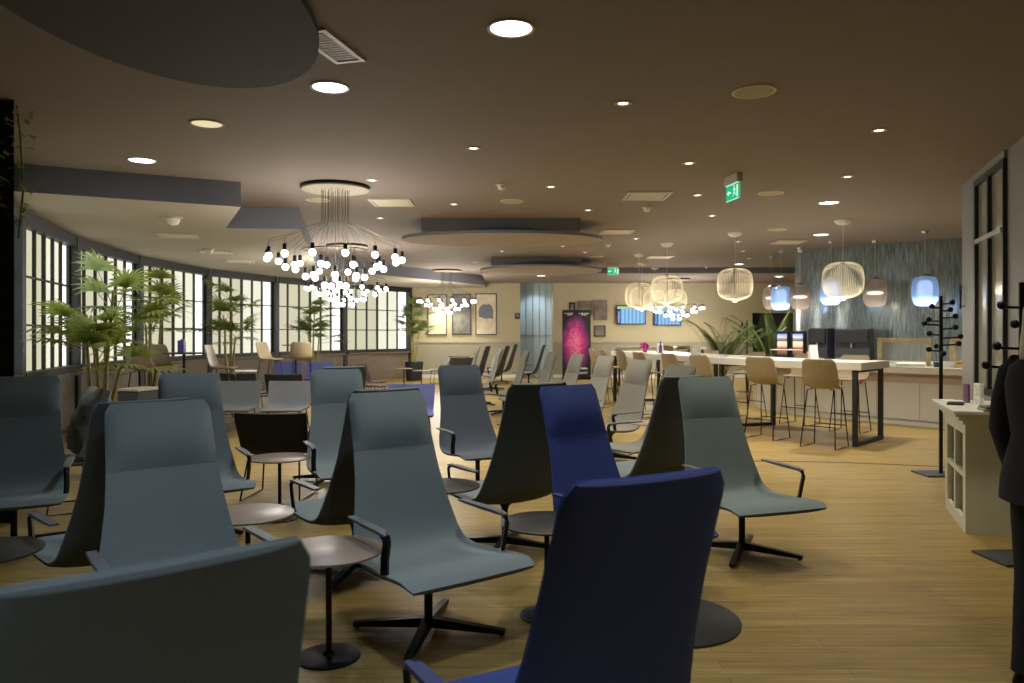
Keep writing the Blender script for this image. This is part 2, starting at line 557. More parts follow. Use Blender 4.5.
# curved mosaic wall behind the bar
M['mosaic'] = mat('blue_grey_mosaic', (0.19, 0.23, 0.222), 0.22, 0.25, noise=0.5, nscale=5, stretch=(6, 6, 0.7), bump=0.4, bscale=18)
def smooth_poly(pts, n=6):
    out = []
    P = [Vector((*p, 0)) if len(p) == 2 else Vector(p) for p in pts]
    for i in range(len(P) - 1):
        p0, p1, p2, p3 = P[max(i - 1, 0)], P[i], P[i + 1], P[min(i + 2, len(P) - 1)]
        for k in range(n):
            t = k / n
            out.append(0.5 * ((2 * p1) + (-p0 + p2) * t + (2 * p0 - 5 * p1 + 4 * p2 - p3) * t * t + (-p0 + 3 * p1 - 3 * p2 + p3) * t ** 3))
    out.append(P[-1])
    return out
def offset(poly, d):
    out = []
    for i, p in enumerate(poly):
        t = poly[min(i + 1, len(poly) - 1)] - poly[max(i - 1, 0)]
        t.normalize()
        out.append(p + Vector((t.y, -t.x, 0)) * d)
    return out
def ribbon(poly, d0, d1, z0, z1):
    A, B = offset(poly, d0), offset(poly, d1)
    mb = MB()
    lo = [[(*p.xy, z0), (*q.xy, z0)] for p, q in zip(A, B)]
    hi = [[(*p.xy, z1), (*q.xy, z1)] for p, q in zip(A, B)]
    return mb.slab(lo, hi)
mos = smooth_poly([(9.6, 14.1), (8.6, 14.85), (7.6, 15.75), (6.98, 16.5), (6.70, 17.3), (6.74, 18.1), (7.2, 18.8), (8.4, 19.1)])
struct(ribbon(mos, 0, 0.2, 0, CEIL).build('wall_bar', M['mosaic'], smooth=50))
# thin dark joint where the floor covering changes
jt = smooth_poly([(2.0, 8.95), (3.6, 8.87), (4.81, 8.56), (5.3, 8.40)])
struct(ribbon(jt, -0.012, 0.012, 0.0, 0.003).build('floor_joint', M['blackmatt']))

# hanging ceiling rafts with dark plenum boxes above
def raft(nm, cx, cy, rx, ry, z, bx0, bx1, by0, by1):
    pts = [(cx + rx * math.cos(2 * PI * k / 56), cy + ry * math.sin(2 * PI * k / 56)) for k in range(56)]
    o = struct(MB().prism(pts, z, z + 0.05).build(nm, [M['raft'], M['fascia']], smooth=40))
    two_mat(o)
    MB().box(bx0, bx1, by0, by1, z + 0.05, CEIL).build('plenum', M['plenum'], o)
raft('ceiling_raft', -0.17, 13.08, 1.72, 1.0, 3.10, -1.46, 1.10, 12.2, 13.9)
raft('ceiling_raft.001', 0.74, 19.55, 1.56, 1.5, 3.10, -0.5, 1.68, 18.3, 20.6)

# ------------------------------------------------------------------ seating
def interp(tab, s):
    for i in range(len(tab) - 1):
        if s <= tab[i + 1][0]:
            t = (s - tab[i][0]) / (tab[i + 1][0] - tab[i][0])
            return [a + (b - a) * t for a, b in zip(tab[i][1:], tab[i + 1][1:])]
    return list(tab[-1][1:])

def shell_grid(prof, hw, k, off, m=10, cut=0.0):
    """prof: smooth list of (y,z); hw, k: functions of t in 0..1; off: offset along the normal (towards the sitter)"""
    rows = []
    N = len(prof)
    for i, p in enumerate(prof):
        t = i / (N - 1)
        a, b = prof[max(i - 1, 0)], prof[min(i + 1, N - 1)]
        ty, tz = b[0] - a[0], b[1] - a[1]
        l = math.hypot(ty, tz)
        ny, nz = -tz / l, ty / l
        w, kk = hw(t), k(t)
        row = []
        for j in range(m + 1):
            u = -1 + 2 * j / m
            d = off(t, u) + kk * u * u
            row.append((u * w, p[0] + ny * d, p[1] + nz * d))
        rows.append(row)
    return rows

def curve2(pts, n):
    P = smooth_poly([(0, p[0], p[1]) for p in pts], 8)
    # resample by length
    L = [0]
    for a, b in zip(P, P[1:]):
        L.append(L[-1] + (b - a).length)
    out = []
    for i in range(n):
        s = L[-1] * i / (n - 1)
        k = max(j for j in range(len(L)) if L[j] <= s + 1e-9)
        k = min(k, len(P) - 2)
        t = (s - L[k]) / max(L[k + 1] - L[k], 1e-9)
        q = P[k].lerp(P[k + 1], min(t, 1))
        out.append((q.y, q.z))
    return out

LC = curve2([(-0.43, 0.372), (-0.36, 0.392), (-0.2, 0.378), (0.0, 0.352), (0.12, 0.350), (0.205, 0.385), (0.262, 0.47), (0.30, 0.58), (0.345, 0.75), (0.395, 0.93), (0.45, 1.12), (0.466, 1.175)], 44)

def lw(t):
    z = t
    tab = [(0, .335), (.03, .352), (.2, .345), (.36, .328), (.44, .318), (.52, .300), (.60, .275), (.70, .252), (.80, .240), (.9, .234), (.965, .231), (.985, .224), (1.0, .205)]
    return interp(tab, t)[0]

def lounge_proto(fabric, shell, pad):
    root = thing('lounge_chair', 'lounge chair', 'armchair')
    kf = lambda t: interp([(0, .004), (.2, .008), (.4, .03), (.55, .036), (.75, .022), (1, .008)], t)[0]
    thick = lambda t: interp([(0, .006), (.06, .017), (.9, .017), (1, .008)], t)[0]
    A = shell_grid(LC, lw, kf, lambda t, u: thick(t) * (1 - 0.35 * abs(u) ** 6))
    B = shell_grid(LC, lw, kf, lambda t, u: 0.0)
    MB().slab(A, B).build('upholstery', fabric, root, smooth=60)
    A = shell_grid(LC, lambda t: lw(t) - .001, kf, lambda t, u: -0.0005)
    B = shell_grid(LC, lambda t: lw(t) - .006, kf, lambda t, u: -0.018 * (1 - 0.5 * abs(u) ** 6))
    MB().slab(A, B).build('shell', shell, root, smooth=60)
    # head cushion: upper part of the back
    H = [p for p in LC if p[1] >= 0.845]
    i0 = len(LC) - len(H)
    g = lambda t: (i0 + t * (len(H) - 1)) / (len(LC) - 1)
    hw = lambda t: lw(g(t)) - 0.001
    kh = lambda t: kf(g(t))
    bul = lambda t, u: 0.012 + interp([(0, .004), (.05, .010), (.18, .024), (.38, .036), (.6, .034), (.85, .018), (1, .004)], t)[0] * (1 - abs(u) ** 8)
    A = shell_grid(H, hw, kh, bul)
    B = shell_grid(H, hw, kh, lambda t, u: 0.010)
    MB().slab(A, B).build('head_cushion', fabric, root, smooth=70)
    # arms
    for s in (-1, 1):
        a = MB()
        a.bar([(s * .320, -.165, .382), (s * .334, -.172, .395), (s * .340, -.185, .47), (s * .340, -.205, .545), (s * .339, -.195, .567), (s * .337, -.165, .575)], .036, .018)
        ar = a.build('arm', M['black'], root)
        b = MB()
        b.bar([(s * .337, -.20, .578), (s * .335, -.14, .583), (s * .332, .0, .585), (s * .326, .20, .588)], [.030, .044, .048, .040], [.008, .016, .016, .010])
        b.build('arm_pad', pad, ar)
    c = MB()
    c.lathe([(.022, .03), (.022, .26), (.03, .29), (.07, .325), (.11, .345)], 16)
    c.build('column', M['black'], root, smooth=40)
    for q in range(4):
        an = PI / 4 + q * PI / 2
        dx, dy = math.cos(an), math.sin(an)
        l = MB()
        l.bar([(dx * .0, dy * .0, .055), (dx * .05, dy * .05, .052), (dx * .39, dy * .39, .022)], [.05, .046, .034], [.05, .046, .022])
        l.ball((dx * .37, dy * .37, .006), (.012, .012, .0062), 8, 4)
        l.build('foot', M['black'], root)
    return Proto(root)

P_teal = lounge_proto(M['teal'], M['tealdark'], M['armpad'])
P_blue = lounge_proto(M['blue'], M['bluedark'], M['bluearm'])
P_slate = lounge_proto(M['slate'], M['slatedark'], M['armpad'])
P_grey = lounge_proto(M['grey'], M['greydark'], M['armpad'])
R = math.radians
GA = 'high-back swivel lounge chairs'
CH = [
    (P_teal, -0.78, 1.42, -141, 'dark slate back of a high lounge chair cut off by the bottom edge'),
    (P_blue, 0.10, 2.12, -152, 'tilted back of a deep blue high lounge chair seen from behind, very close'),
    (P_teal, -1.377, 3.22, 39, 'large teal-grey lounge chair facing us just behind the dark slate chair back'),
    (P_teal, -2.085, 3.99, -136, 'dark-backed lounge chair hidden back to back with the large teal-grey one near the first table'),
    (P_teal, -0.42, 3.82, 37, 'teal-grey lounge chair with its whole seat, arms and four-star base in view at centre'),
    (P_teal, -0.99, 4.80, -145, 'lounge chair turned away, its dark side and pale seat showing beside the central teal chair'),
    (P_blue, 0.62, 4.36, 38, 'bright blue high-back lounge chair facing us behind the near blue chair back'),
    (P_teal, -0.05, 5.34, -150, 'lounge chair showing a broad black-green back beside the bright blue one'),
    (P_teal, 1.57, 5.19, 19, 'teal-grey lounge chair facing us at the edge of the open floor near the bar'),
    (P_teal, 1.08, 6.15, -150, 'dark-backed lounge chair back to back with the teal chair near the open floor'),
    (P_teal, -3.46, 5.28, 24, 'teal-grey lounge chair in front of the black pillar at the edge'),
    (P_teal, -2.38, 5.75, 30, 'slate-teal lounge chair between the pillar chair and the low black chair'),
    (P_teal, -1.37, 6.40, 27, 'grey-blue lounge chair behind the round taupe table, below the big chandelier'),
    (P_teal, -1.87, 7.75, -147, 'lounge chair turned away with a sliver of black side behind the grey-blue one'),
    (P_slate, -0.33, 7.3, 28, 'dusky blue lounge chair alone in the middle of the room'),
    (P_grey, 1.17, 9.05, -62, 'grey lounge chair in profile, nearest of the profile row beside the bar stools'),
    (P_grey, 1.31, 7.5, -64, 'grey lounge chair in profile partly covered by the teal chair by the open floor'),
    (P_grey, 0.92, 10.6, -67, 'grey lounge chair in profile just right of the poster stand'),
    (P_grey, 0.60, 11.75, -71, 'grey lounge chair in profile in front of the poster stand'),
    (P_grey, 0.26, 12.95, -75, 'grey lounge chair in profile below the pale blue doorway'),
    (P_grey, -0.16, 14.2, -79, 'grey lounge chair in profile, fifth going back in the row from the stools'),
    (P_grey, -0.68, 16.0, -79, 'grey lounge chair in profile, last pale-fronted one of the row toward the wall'),
    (P_grey, 0.48, 21.9, -100, 'dark charcoal-backed lounge chair in profile standing before the pale blue door'),
    (P_grey, -0.32, 23.2, -104, 'dark profile lounge chair by the corner of the pale blue doorway'),
    (P_grey, -0.55, 20.3, -104, 'dark profile lounge chair below the framed print with a blue-grey blob'),
    (P_grey, -1.05, 19.6, -104, 'slim dark profile lounge chair near the framed prints'),
    (P_grey, -1.25, 18.2, -80, 'distant grey lounge chair farthest toward the framed prints'),
]
for p, x, y, th, lab in CH:
    p.put((x, y, 0), R(th), lab, GA)

# low tub chairs on thin sled legs
LO = curve2([(-0.31, 0.40), (-0.25, 0.418), (-0.1, 0.405), (0.06, 0.395), (0.15, 0.42), (0.20, 0.49), (0.24, 0.62), (0.285, 0.79)], 26)
def low_proto(front, back):
    root = thing('low_chair', 'low chair', 'chair')
    hw = lambda t: interp([(0, .27), (.05, .295), (.5, .30), (.7, .315), (.95, .33), (1, .322)], t)[0]
    kf = lambda t: interp([(0, .0), (.45, .03), (.7, .05), (1, .03)], t)[0]
    A = shell_grid(LO, hw, kf, lambda t, u: 0.012, 8)
    B = shell_grid(LO, hw, kf, lambda t, u: 0.0, 8)
    MB().slab(A, B).build('upholstery', front, root, smooth=60)
    A = shell_grid(LO, hw, kf, lambda t, u: -0.0005, 8)
    B = shell_grid(LO, hw, kf, lambda t, u: -0.016, 8)
    MB().slab(A, B).build('shell', back, root, smooth=60)
    for s in (-1, 1):
        l = MB()
        l.tube([(s * .18, -.16, .405), (s * .235, -.20, .36), (s * .27, -.24, .012), (s * .27, .0, .012), (s * .27, .26, .012), (s * .235, .17, .38), (s * .18, .13, .40)], .0085, 6)
        l.build('leg', M['black'], root, smooth=60)
    return Proto(root)
L_grey = low_proto(M['lgrey'], M['dgrey'])
L_black = low_proto(M['dgrey'], M['brownblack'])
L_indigo = low_proto(M['indigo'], M['brownblack'])
L_brown = low_proto(M['mottled'], M['mottled'])
L_warm = low_proto(M['grey'], M['greydark'])
GL = 'low shell chairs'
LW = [
    (L_black, -2.13, 7.0, 176, 'black low shell chair seen from behind next to the round taupe table'),
    (L_grey, -4.03, 11.05, 4, 'pale grey low chair facing us, half covered by the slate-teal lounge chair'),
    (L_grey, -3.27, 11.05, 2, 'pale grey low chair facing us, above the black one'),
    (L_black, -3.95, 13.4, 178, 'dark brown back of a low chair behind the fully showing pale grey one'),
    (L_warm, -4.85, 13.75, 176, 'grey-backed low chair behind the half covered pale grey one'),
    (L_indigo, -5.45, 18.4, 8, 'indigo low chair near the windows, the one of two closer to the windows'),
    (L_indigo, -4.72, 18.5, 4, 'indigo low chair near the windows, neighbour closer to the room centre'),
    (L_indigo, -1.37, 10.35, 8, 'violet-blue low chair showing behind the central teal lounge chair'),
    (L_brown, -3.25, 17.2, 70, 'mottled brown low chair in profile beyond the grey-blue lounge chair'),
    (L_brown, -2.95, 15.9, 75, 'second mottled brown low chair in profile, slightly nearer'),
    (L_warm, -2.15, 22.6, -72, 'dark low chair in profile below the leftmost framed print'),
    (L_warm, -1.62, 23.9, 175, 'low grey chair back against the far wall below the dark framed print'),
    (L_warm, -1.45, 22.7, 178, 'low charcoal chair back in front of the far wall dado'),
    (L_warm, -0.72, 22.2, -80, 'low chair in profile half behind the slim dark lounge chairs'),
    (L_warm, -3.72, 6.55, -60, 'low grey chair tucked behind the pillar lounge chair, holding a cushion'),
]
for p, x, y, th, lab in LW:
    p.put((x, y, 0), R(th), lab, GL)

# cushion on the tucked-away chair
cu = MB()
b = bmesh.new()
bmesh.ops.create_cube(b, size=1)
bmesh.ops.subdivide_edges(b, edges=list(b.edges), cuts=7, use_grid_fill=True)
for v in b.verts:
    x, y, z = v.co * 2
    pinch = (1 - abs(x) ** 3) * (1 - abs(z) ** 3)
    v.co = Vector((x * .27, y * (.03 + .085 * pinch) + .012 * math.sin(9 * z + 3 * x), z * .29))
b.verts.index_update()
cu.add([v.co.copy() for v in b.verts], [[v.index for v in f.verts] for f in b.faces], Matrix.Translation((-3.69, 6.62, .745)) @ Matrix.Rotation(R(-50), 4, 'Z') @ Matrix.Rotation(R(-20), 4, 'X'))
b.free()
tag(cu.build('cushion', M['greybin'], smooth=60), 'grey striped cushion leaning behind the teal-grey pillar chair', 'cushion')

# bar stools
BS = curve2([(-0.21, 0.795), (-0.16, 0.80), (-0.02, 0.785), (0.10, 0.785), (0.165, 0.82), (0.20, 0.90), (0.225, 1.02), (0.25, 1.165)], 26)
def stool_proto():
    root = thing('bar_stool', 'stool', 'bar stool')
    hw = lambda t: interp([(0, .17), (.06, .20), (.4, .225), (.6, .236), (.85, .222), (.95, .212), (.98, .195), (1, .165)], t)[0]
    kf = lambda t: interp([(0, .0), (.3, .02), (.55, .06), (.8, .05), (1, .03)], t)[0]
    A = shell_grid(BS, hw, kf, lambda t, u: 0.009, 8)
    B = shell_grid(BS, hw, kf, lambda t, u: -0.009, 8)
    MB().slab(A, B).build('seat_shell', M['beige'], root, smooth=60)
    for s in (-1, 1):
        l = MB()
        l.tube([(s * .11, -.11, .782), (s * .175, -.15, .76), (s * .225, -.235, .012), (s * .225, .0, .012), (s * .225, .235, .012), (s * .175, .13, .76), (s * .11, .10, .775)], .0085, 6)
        l.build('leg', M['black'], root, smooth=60)
    f = MB()
    f.tube([(-.208, -.205, .29), (.208, -.205, .29)], .0085, 6)
    f.build('footrest', M['black'], root, smooth=60)
    MB().tube([(-.208, .20, .29), (.208, .20, .29)], .007, 6).build('crossbar', M['black'], root, smooth=60)
    return Proto(root)
P_st = stool_proto()
GS = 'beige shell bar stools'
ST = [
    (4.12, 10.02, 137, 0, 'beige bar stool on our side of the long white table, first from its open end'),
    (3.64, 10.85, 132, 0, 'beige bar stool on our side of the long white table, second from its open end'),
    (3.06, 11.8, 118, 0, 'beige bar stool behind the lone teal lounge chair, third from the table end'),
    (2.80, 12.75, 112, 0, 'beige bar stool at the middle of the white table, fourth from its open end'),
    (2.47, 13.75, 108, 0, 'beige bar stool at the white table, fifth from its open end'),
    (2.30, 14.85, 104, 0, 'beige bar stool at the white table, sixth from its open end'),
    (2.08, 15.85, 100, 0, 'beige bar stool at the white table, seventh from its open end'),
    (1.96, 16.75, 98, 0, 'beige bar stool at the white table, last and closest to the far wall'),
    (5.17, 11.62, -44, 0, 'beige bar stool on the bar side of the white table, first from its open end'),
    (4.75, 12.55, -52, 0, 'beige bar stool on the bar side, second from the table end'),
    (4.20, 13.55, -62, 0, 'beige bar stool on the bar side, third from the table end'),
    (3.72, 14.8, -70, 0, 'beige bar stool on the bar side, fourth from the table end'),
    (3.45, 16.2, -76, 0, 'beige bar stool on the bar side, fifth from the table end'),
    (4.30, 21.5, 180, 0, 'beige bar stool at the farthest white table, nearer the screens'),
    (4.85, 21.5, 180, 0, 'beige bar stool at the farthest white table, nearer the big palm'),
    (-5.55, 11.55, 163, .15, 'beige high stool on the window platform, right beside the tall fan palm'),
    (-5.9, 13.08, 150, .15, 'tan high stool turned to the windows behind the dark high table'),
    (-4.72, 12.35, 95, .15, 'tan high stool in profile at the dark high table, toward the room'),
    (-5.22, 16.4, 75, .15, 'high stool in profile, on the window side of the second high table'),
    (-4.55, 16.45, 190, .15, 'tan high stool at the second high table under the window palm'),
]
for x, y, th, z, lab in ST:
    P_st.put((x, y, z), R(th), lab, GS)

# ------------------------------------------------------------------ tables
def table_proto(top):
    root = thing('side_table', 'table', 'side table')
    MB().lathe([(.235, .486), (.249, .489), (.25, .498), (.247, .5)], 48).build('tabletop', top, root, smooth=40)
    MB().lathe([(.014, .012), (.014, .47), (.06, .476), (.06, .486)], 16).build('column', M['black'], root, smooth=30)
    MB().lathe([(.145, .0), (.145, .008), (.13, .013), (.03, .016), (.022, .03), (.014, .034)], 40).build('base', M['black'], root, smooth=40)
    return Proto(root)
T_t = table_proto(M['taupetop'])
T_b = table_proto(M['blacktop'])
GT = 'small round side tables'
for p, x, y, lab in [
    (T_t, -1.88, 6.15, 'round taupe side table in front of the black low chair'),
    (T_t, -1.47, 4.23, 'round taupe side table beside the large teal-grey lounge chair'),
    (T_t, -0.849, 3.523, 'round taupe side table next to the front arm of the central teal chair'),
    (T_b, 0.185, 4.04, 'round black side table between the central teal chair and the bright blue chair'),
    (T_b, 0.55, 2.68, 'round black side table half covered by the near blue chair back'),
    (T_b, -2.44, 3.5, 'round black side table cut off by the edge below the pillar chair'),
    (T_b, -0.46, 5.02, 'round black side table peeping out behind the central teal chair'),
    (T_t, 1.55, 8.55, 'round taupe side table by the profile row of grey chairs'),
    (T_t, -3.1, 21.8, 'distant pale round side table near the black palm pot'),
    (T_t, -2.45, 20.6, 'distant pale round side table in front of the framed prints'),
]:
    p.put((x, y, 0), R(random.uniform(0, 90)), lab, GT)

def cafe_table(x, y, z, r, h, lab, m):
    t = thing('cafe_table', lab, 'table', (x, y, z))
    MB().lathe([(r - .012, h - .022), (r, h - .018), (r, h - .004), (r - .004, h)], 40).build('tabletop', m, t, smooth=40)
    MB().lathe([(.022, .02), (.022, h - .03), (.07, h - .022)], 14).build('column', M['black'], t, smooth=40)
    MB().lathe([(.22, 0), (.22, .01), (.03, .022)], 32).build('base', M['black'], t, smooth=40)
cafe_table(-5.35, 15.9 - .9, .15, .30, .62, 'small pale table on the window platform behind the grey low chairs', M['white'])
cafe_table(-5.35, 12.4, .15, .36, 1.04, 'dark high round table on the window platform between two high stools', M['blacktop'])
cafe_table(-4.84, 17.02, .15, .30, 1.10, 'second dark high table on the window platform, farther along', M['blacktop'])

# long curved white bar table in two lengths, on black frames
edge = smooth_poly([(4.58, 9.97), (4.1, 10.45), (3.74, 10.98), (3.42, 11.75), (3.10, 12.65), (2.80, 13.6), (2.55, 14.8), (2.35, 15.9), (2.2, 16.9)], 5)
WID = 1.1
def bar_table(lab, a, b, frames):
    t = thing('bar_table', lab, 'table', edge[(a + b) // 2])
    inv = Matrix.Translation(-edge[(a + b) // 2])
    seg = edge[a:b + 1]
    off = offset(edge, WID)[a:b + 1]
    lo, hi = [], []
    for p, q in zip(seg, off):
        rl, rh = [], []
        for k in range(5):
            v = p.lerp(q, k / 4)
            rl.append(inv @ Vector((v.x, v.y, 1.015)))
            rh.append(inv @ Vector((v.x, v.y, 1.115)))
        lo.append(rl); hi.append(rh)
    MB().slab(lo, hi).build('tabletop', M['white'], t, smooth=30)
    oo = offset(edge, WID)
    for i in frames:
        p, q = edge[i], oo[i]
        u = (q - p).normalized()
        w = Vector((-u.y, u.x, 0))
        Mx = inv @ Matrix(((u.x, w.x, 0, p.x), (u.y, w.y, 0, p.y), (0, 0, 1, 0), (0, 0, 0, 1)))
        f = MB()
        f.box(.02, .08, -.03, .03, 0.0, 1.015, Mx).box(WID - .08, WID - .02, -.03, .03, 0.0, 1.015, Mx)
        f.box(.08, WID - .08, -.03, .03, 0.0, .05, Mx).box(.08, WID - .08, -.03, .03, .98, 1.015, Mx)
        f.build('leg_frame', M['charcoal'], t)
N = len(edge) - 1
bar_table('long curved white bar table on black frames, the length with the open end', 0, 24, (1, 17))
bar_table('long curved white bar table, the farther length reaching toward the screens', 25, N, (26, N - 1))
t = thing('bar_table', 'farthest white bar table in front of the wall screens', 'table', (4.3, 22.3, 0))
MB().box(-1.3, 1.3, -.4, .4, 1.04, 1.11, bevel=.006).build('tabletop', M['white'], t)
for s in (-1.2, 1.2):
    f = MB()
    f.box(s - .03, s + .03, -.38, -.32, 0, 1.04).box(s - .03, s + .03, .32, .38, 0, 1.04).box(s - .03, s + .03, -.32, .32, 0, .05)
    f.build('leg_frame', M['charcoal'], t)

# things on the bar table
TT = 1.115
def menu_stand(x, y, w, h, lab, m, rz=0.0, z=TT):
    t = thing('menu_holder', lab, 'menu stand', (x, y, z), rz)
    b = MB()
    b.add([(-w / 2, -.04, .01), (w / 2, -.04, .01), (w / 2, .0, h), (-w / 2, .0, h), (-w / 2, -.032, .01), (w / 2, -.032, .01), (w / 2, .008, h), (-w / 2, .008, h)],
          [(0, 1, 2, 3), (7, 6, 5, 4), (0, 4, 5, 1), (1, 5, 6, 2), (2, 6, 7, 3), (3, 7, 4, 0)])
    b.add([(-w / 2, .04, .01), (w / 2, .04, .01), (w / 2, .0, h), (-w / 2, .0, h), (-w / 2, .048, .01), (w / 2, .048, .01), (w / 2, .008, h), (-w / 2, .008, h)],
          [(0, 1, 2, 3), (7, 6, 5, 4), (0, 4, 5, 1), (1, 5, 6, 2), (2, 6, 7, 3), (3, 7, 4, 0)])
    b.build('card', m, t)
    MB().box(-w / 2, w / 2, -.05, .05, 0, .01, bevel=.003).build('base', M['whitepaint'], t)
    return t
menu_stand(4.50, 11.35, .13, .215, 'plain white folded card standing at the open end of the bar table', M['paper'], .2)
m2 = mat('patterned_white_card', (0.75, 0.73, 0.68), 0.6, noise=0.35, nscale=35)
menu_stand(3.32, 13.75, .17, .20, 'speckled white folded card standing midway along the bar table', m2, .1)
menu_stand(2.98, 15.3, .13, .19, 'small white folded card beside the magenta flower pot', M['paper'], .1)
t = thing('flower_pot', 'magenta flowers in a small pot on the far bar table', 'flower pot', (2.72, 15.55, TT))
MB().lathe([(.04, 0), (.055, .09), (.05, .09), (.045, .08)], 16).build('pot', M['magenta'], t, smooth=40)
fl = MB()
for k in range(26):
    a, r = random.uniform(0, 2 * PI), random.uniform(0, .09)
    fl.ball((r * math.cos(a), r * math.sin(a), random.uniform(.10, .20)), .026, 6, 4)
fl.build('blossoms', M['magenta'], t)
t = thing('bottle', 'slim dark blue bottle beside the small white card on the bar table', 'bottle', (2.94, 15.05, TT))
MB().lathe([(.03, 0), (.032, .01), (.032, .13), (.014, .17), (.013, .215)], 16).build('body', M['bluebottle'], t, smooth=40)
MB().lathe([(.015, .205), (.015, .225)], 12).build('cap', M['black'], t)
for k, (x, y, r, lab) in enumerate([(3.75, 12.3, .12, 'white round plate on the bar table in front of the large palm'), (3.56, 12.75, .11, 'second white plate on the bar table, just past the first')]):
    t = thing('plate', lab, 'plate', (x, y, TT), 0, 'plates on the bar table')
    MB().lathe([(r * .55, 0), (r * .6, .006), (r, .02), (r * .98, .022), (r * .6, .01)], 28).build('dish', M['paper'], t, smooth=60)
t = thing('bottle', 'violet-blue carton-like bottle on the dark high table by the windows', 'bottle', (-5.38, 12.38, 1.19))
MB().box(-.05, .05, -.05, .05, 0, .20, bevel=.01).build('body', M['bluebottle'], t)
MB().lathe([(.018, .20), (.018, .222)], 12).build('cap', M['bluebottle'], t)

# ------------------------------------------------------------------ bar counters
cf = smooth_poly([(7.9, 11.0), (7.0, 11.72), (6.35, 12.5), (5.7, 13.35), (5.15, 14.2), (4.95, 15.1), (5.0, 15.6), (5.1, 16.1)], 6)
t = thing('service_counter', 'curved white front counter of the bar with wall-high panel fronts', 'counter', (5.7, 13.4, 0))
inv = Matrix.Translation((-5.7, -13.4, 0))
def rb(name, m, d0, d1, z0, z1, poly, tt, iv):
    mb = ribbon(poly, d0, d1, z0, z1)
    bmesh.ops.transform(mb.bm, matrix=iv, verts=list(mb.bm.verts))
    return mb.build(name, m, tt, smooth=30)
M['counterw'] = mat('white_counter_panel', (0.66, 0.65, 0.60), 0.45)
M['pinkband'] = mat('warm_band', (0.50, 0.40, 0.33), 0.5)
rb('worktop', M['white'], -0.06, 0.5, 0.85, 0.955, cf, t, inv)
rb('upper_band', M['pinkband'], 0.0, 0.5, 0.70, 0.85, cf, t, inv)
rb('panel', M['counterw'], 0.005, 0.5, 0.10, 0.70, cf, t, inv)
rb('plinth', M['whitepaint'], 0.03, 0.5, 0.0, 0.10, cf, t, inv)
# seams between the fronts
for i in range(2, len(cf) - 1, 4):
    p, q = cf[i], cf[i + 1]
    Mx, L = seg_matrix(p.xy, q.xy)
    MB().box(-.004, .004, -.02, .003, .12, .69, inv @ Matrix(((Mx[0][0], -Mx[0][1], 0, Mx[0][3]), (Mx[1][0], -Mx[1][1], 0, Mx[1][3]), (0, 0, 1, 0), (0, 0, 0, 1)))).build('panel_joint', M['pinkband'], t)
bc = offset(mos, -1.12)
bc = bc[3:22]
t = thing('back_counter', 'dark-fronted back counter along the mosaic wall', 'counter', (6.6, 15.6, 0))
inv = Matrix.Translation((-6.6, -15.6, 0))
rb('worktop', M['white'], -0.02, 1.10, 0.90, 0.95, bc, t, inv)
rb('panel', M['counterw'], 0.02, 1.10, 0.0, 0.90, bc, t, inv)

def front_dir(p):
    return math.atan2(p[0], -p[1])
CT = 0.955
# wooden frames standing on the front counter
def wood_frame(x, y, w, h, rz, lab):
    t = thing('wooden_stand', lab, 'display stand', (x, y, CT), rz)
    for s in (-1, 1):
        MB().box(s * w / 2 - .035, s * w / 2 + .035, -.05, .05, 0, h, bevel=.004).build('post', M['wood'], t)
    MB().box(-w / 2 + .035, w / 2 - .035, -.05, .05, h - .075, h - .005, bevel=.004).build('crossbar', M['wood'], t)
    MB().box(-w / 2 + .035, w / 2 - .035, -.004, .004, .03, h - .08).build('glass_panel', M['guard'], t)
M['guard'] = mat('clear_guard_glass', (0.75, 0.80, 0.80), 0.08, trans=0.0, alpha=0.18)
wood_frame(6.66, 12.92, .74, .47, R(-30), 'pale wooden frame stand on the white counter, the fully visible one')
wood_frame(7.42, 12.15, .66, .47, R(-36), 'pale wooden frame stand on the counter, half behind the coat stand')
t = thing('warming_tray', 'glowing white warming tray on the counter under the wooden frame', 'tray', (6.62, 12.62, CT), R(-34))
MB().box(-.22, .22, -.10, .10, 0, .05, bevel=.008).build('body', M['white'], t)
MB().box(-.20, .20, -.08, .08, .05, .058).build('lit_top', M['lightbox'], t)
t = thing('bread_basket', 'basket of golden rolls on the counter near the coat stand', 'basket', (7.2, 12.02, CT), R(-40))
MB().box(-.17, .17, -.1, .1, 0, .06, bevel=.01).build('basket', M['wood'], t)
for k in range(6):
    b = MB(); b.ball((-.11 + .11 * (k % 3), -.04 + .085 * (k // 3), .085), (.055, .042, .036), 10, 6)
    b.build('bread_roll', M['bread'], t, smooth=80)
t = thing('cup', 'dark cup on the counter beside the warming tray', 'cup', (6.88, 12.32, CT))
MB().lathe([(.03, 0), (.045, .02), (.05, .085), (.046, .085), (.03, .015)], 18).build('body', M['teacup'], t, smooth=40)
MB().tube([(.05, 0, .07), (.075, 0, .065), (.075, 0, .035), (.047, 0, .025)], .006, 6).build('handle', M['teacup'], t, smooth=60)
t = thing('napkin_box', 'white napkin box on the counter between cup and bread', 'box', (6.98, 12.2, CT), R(-40))
MB().box(-.09, .09, -.06, .06, 0, .09, bevel=.006).build('body', M['paper'], t)
MB().box(-.05, .05, -.03, .03, .09, .10).build('napkin', M['paper'], t)
t = thing('menu_holder', 'small red tag clipped to the white counter front', 'tag', (5.94, 12.98, .66), R(-50))
MB().box(-.09, .05, -.02, .0, -.012, .012, bevel=.003).build('clip', M['red'], t)

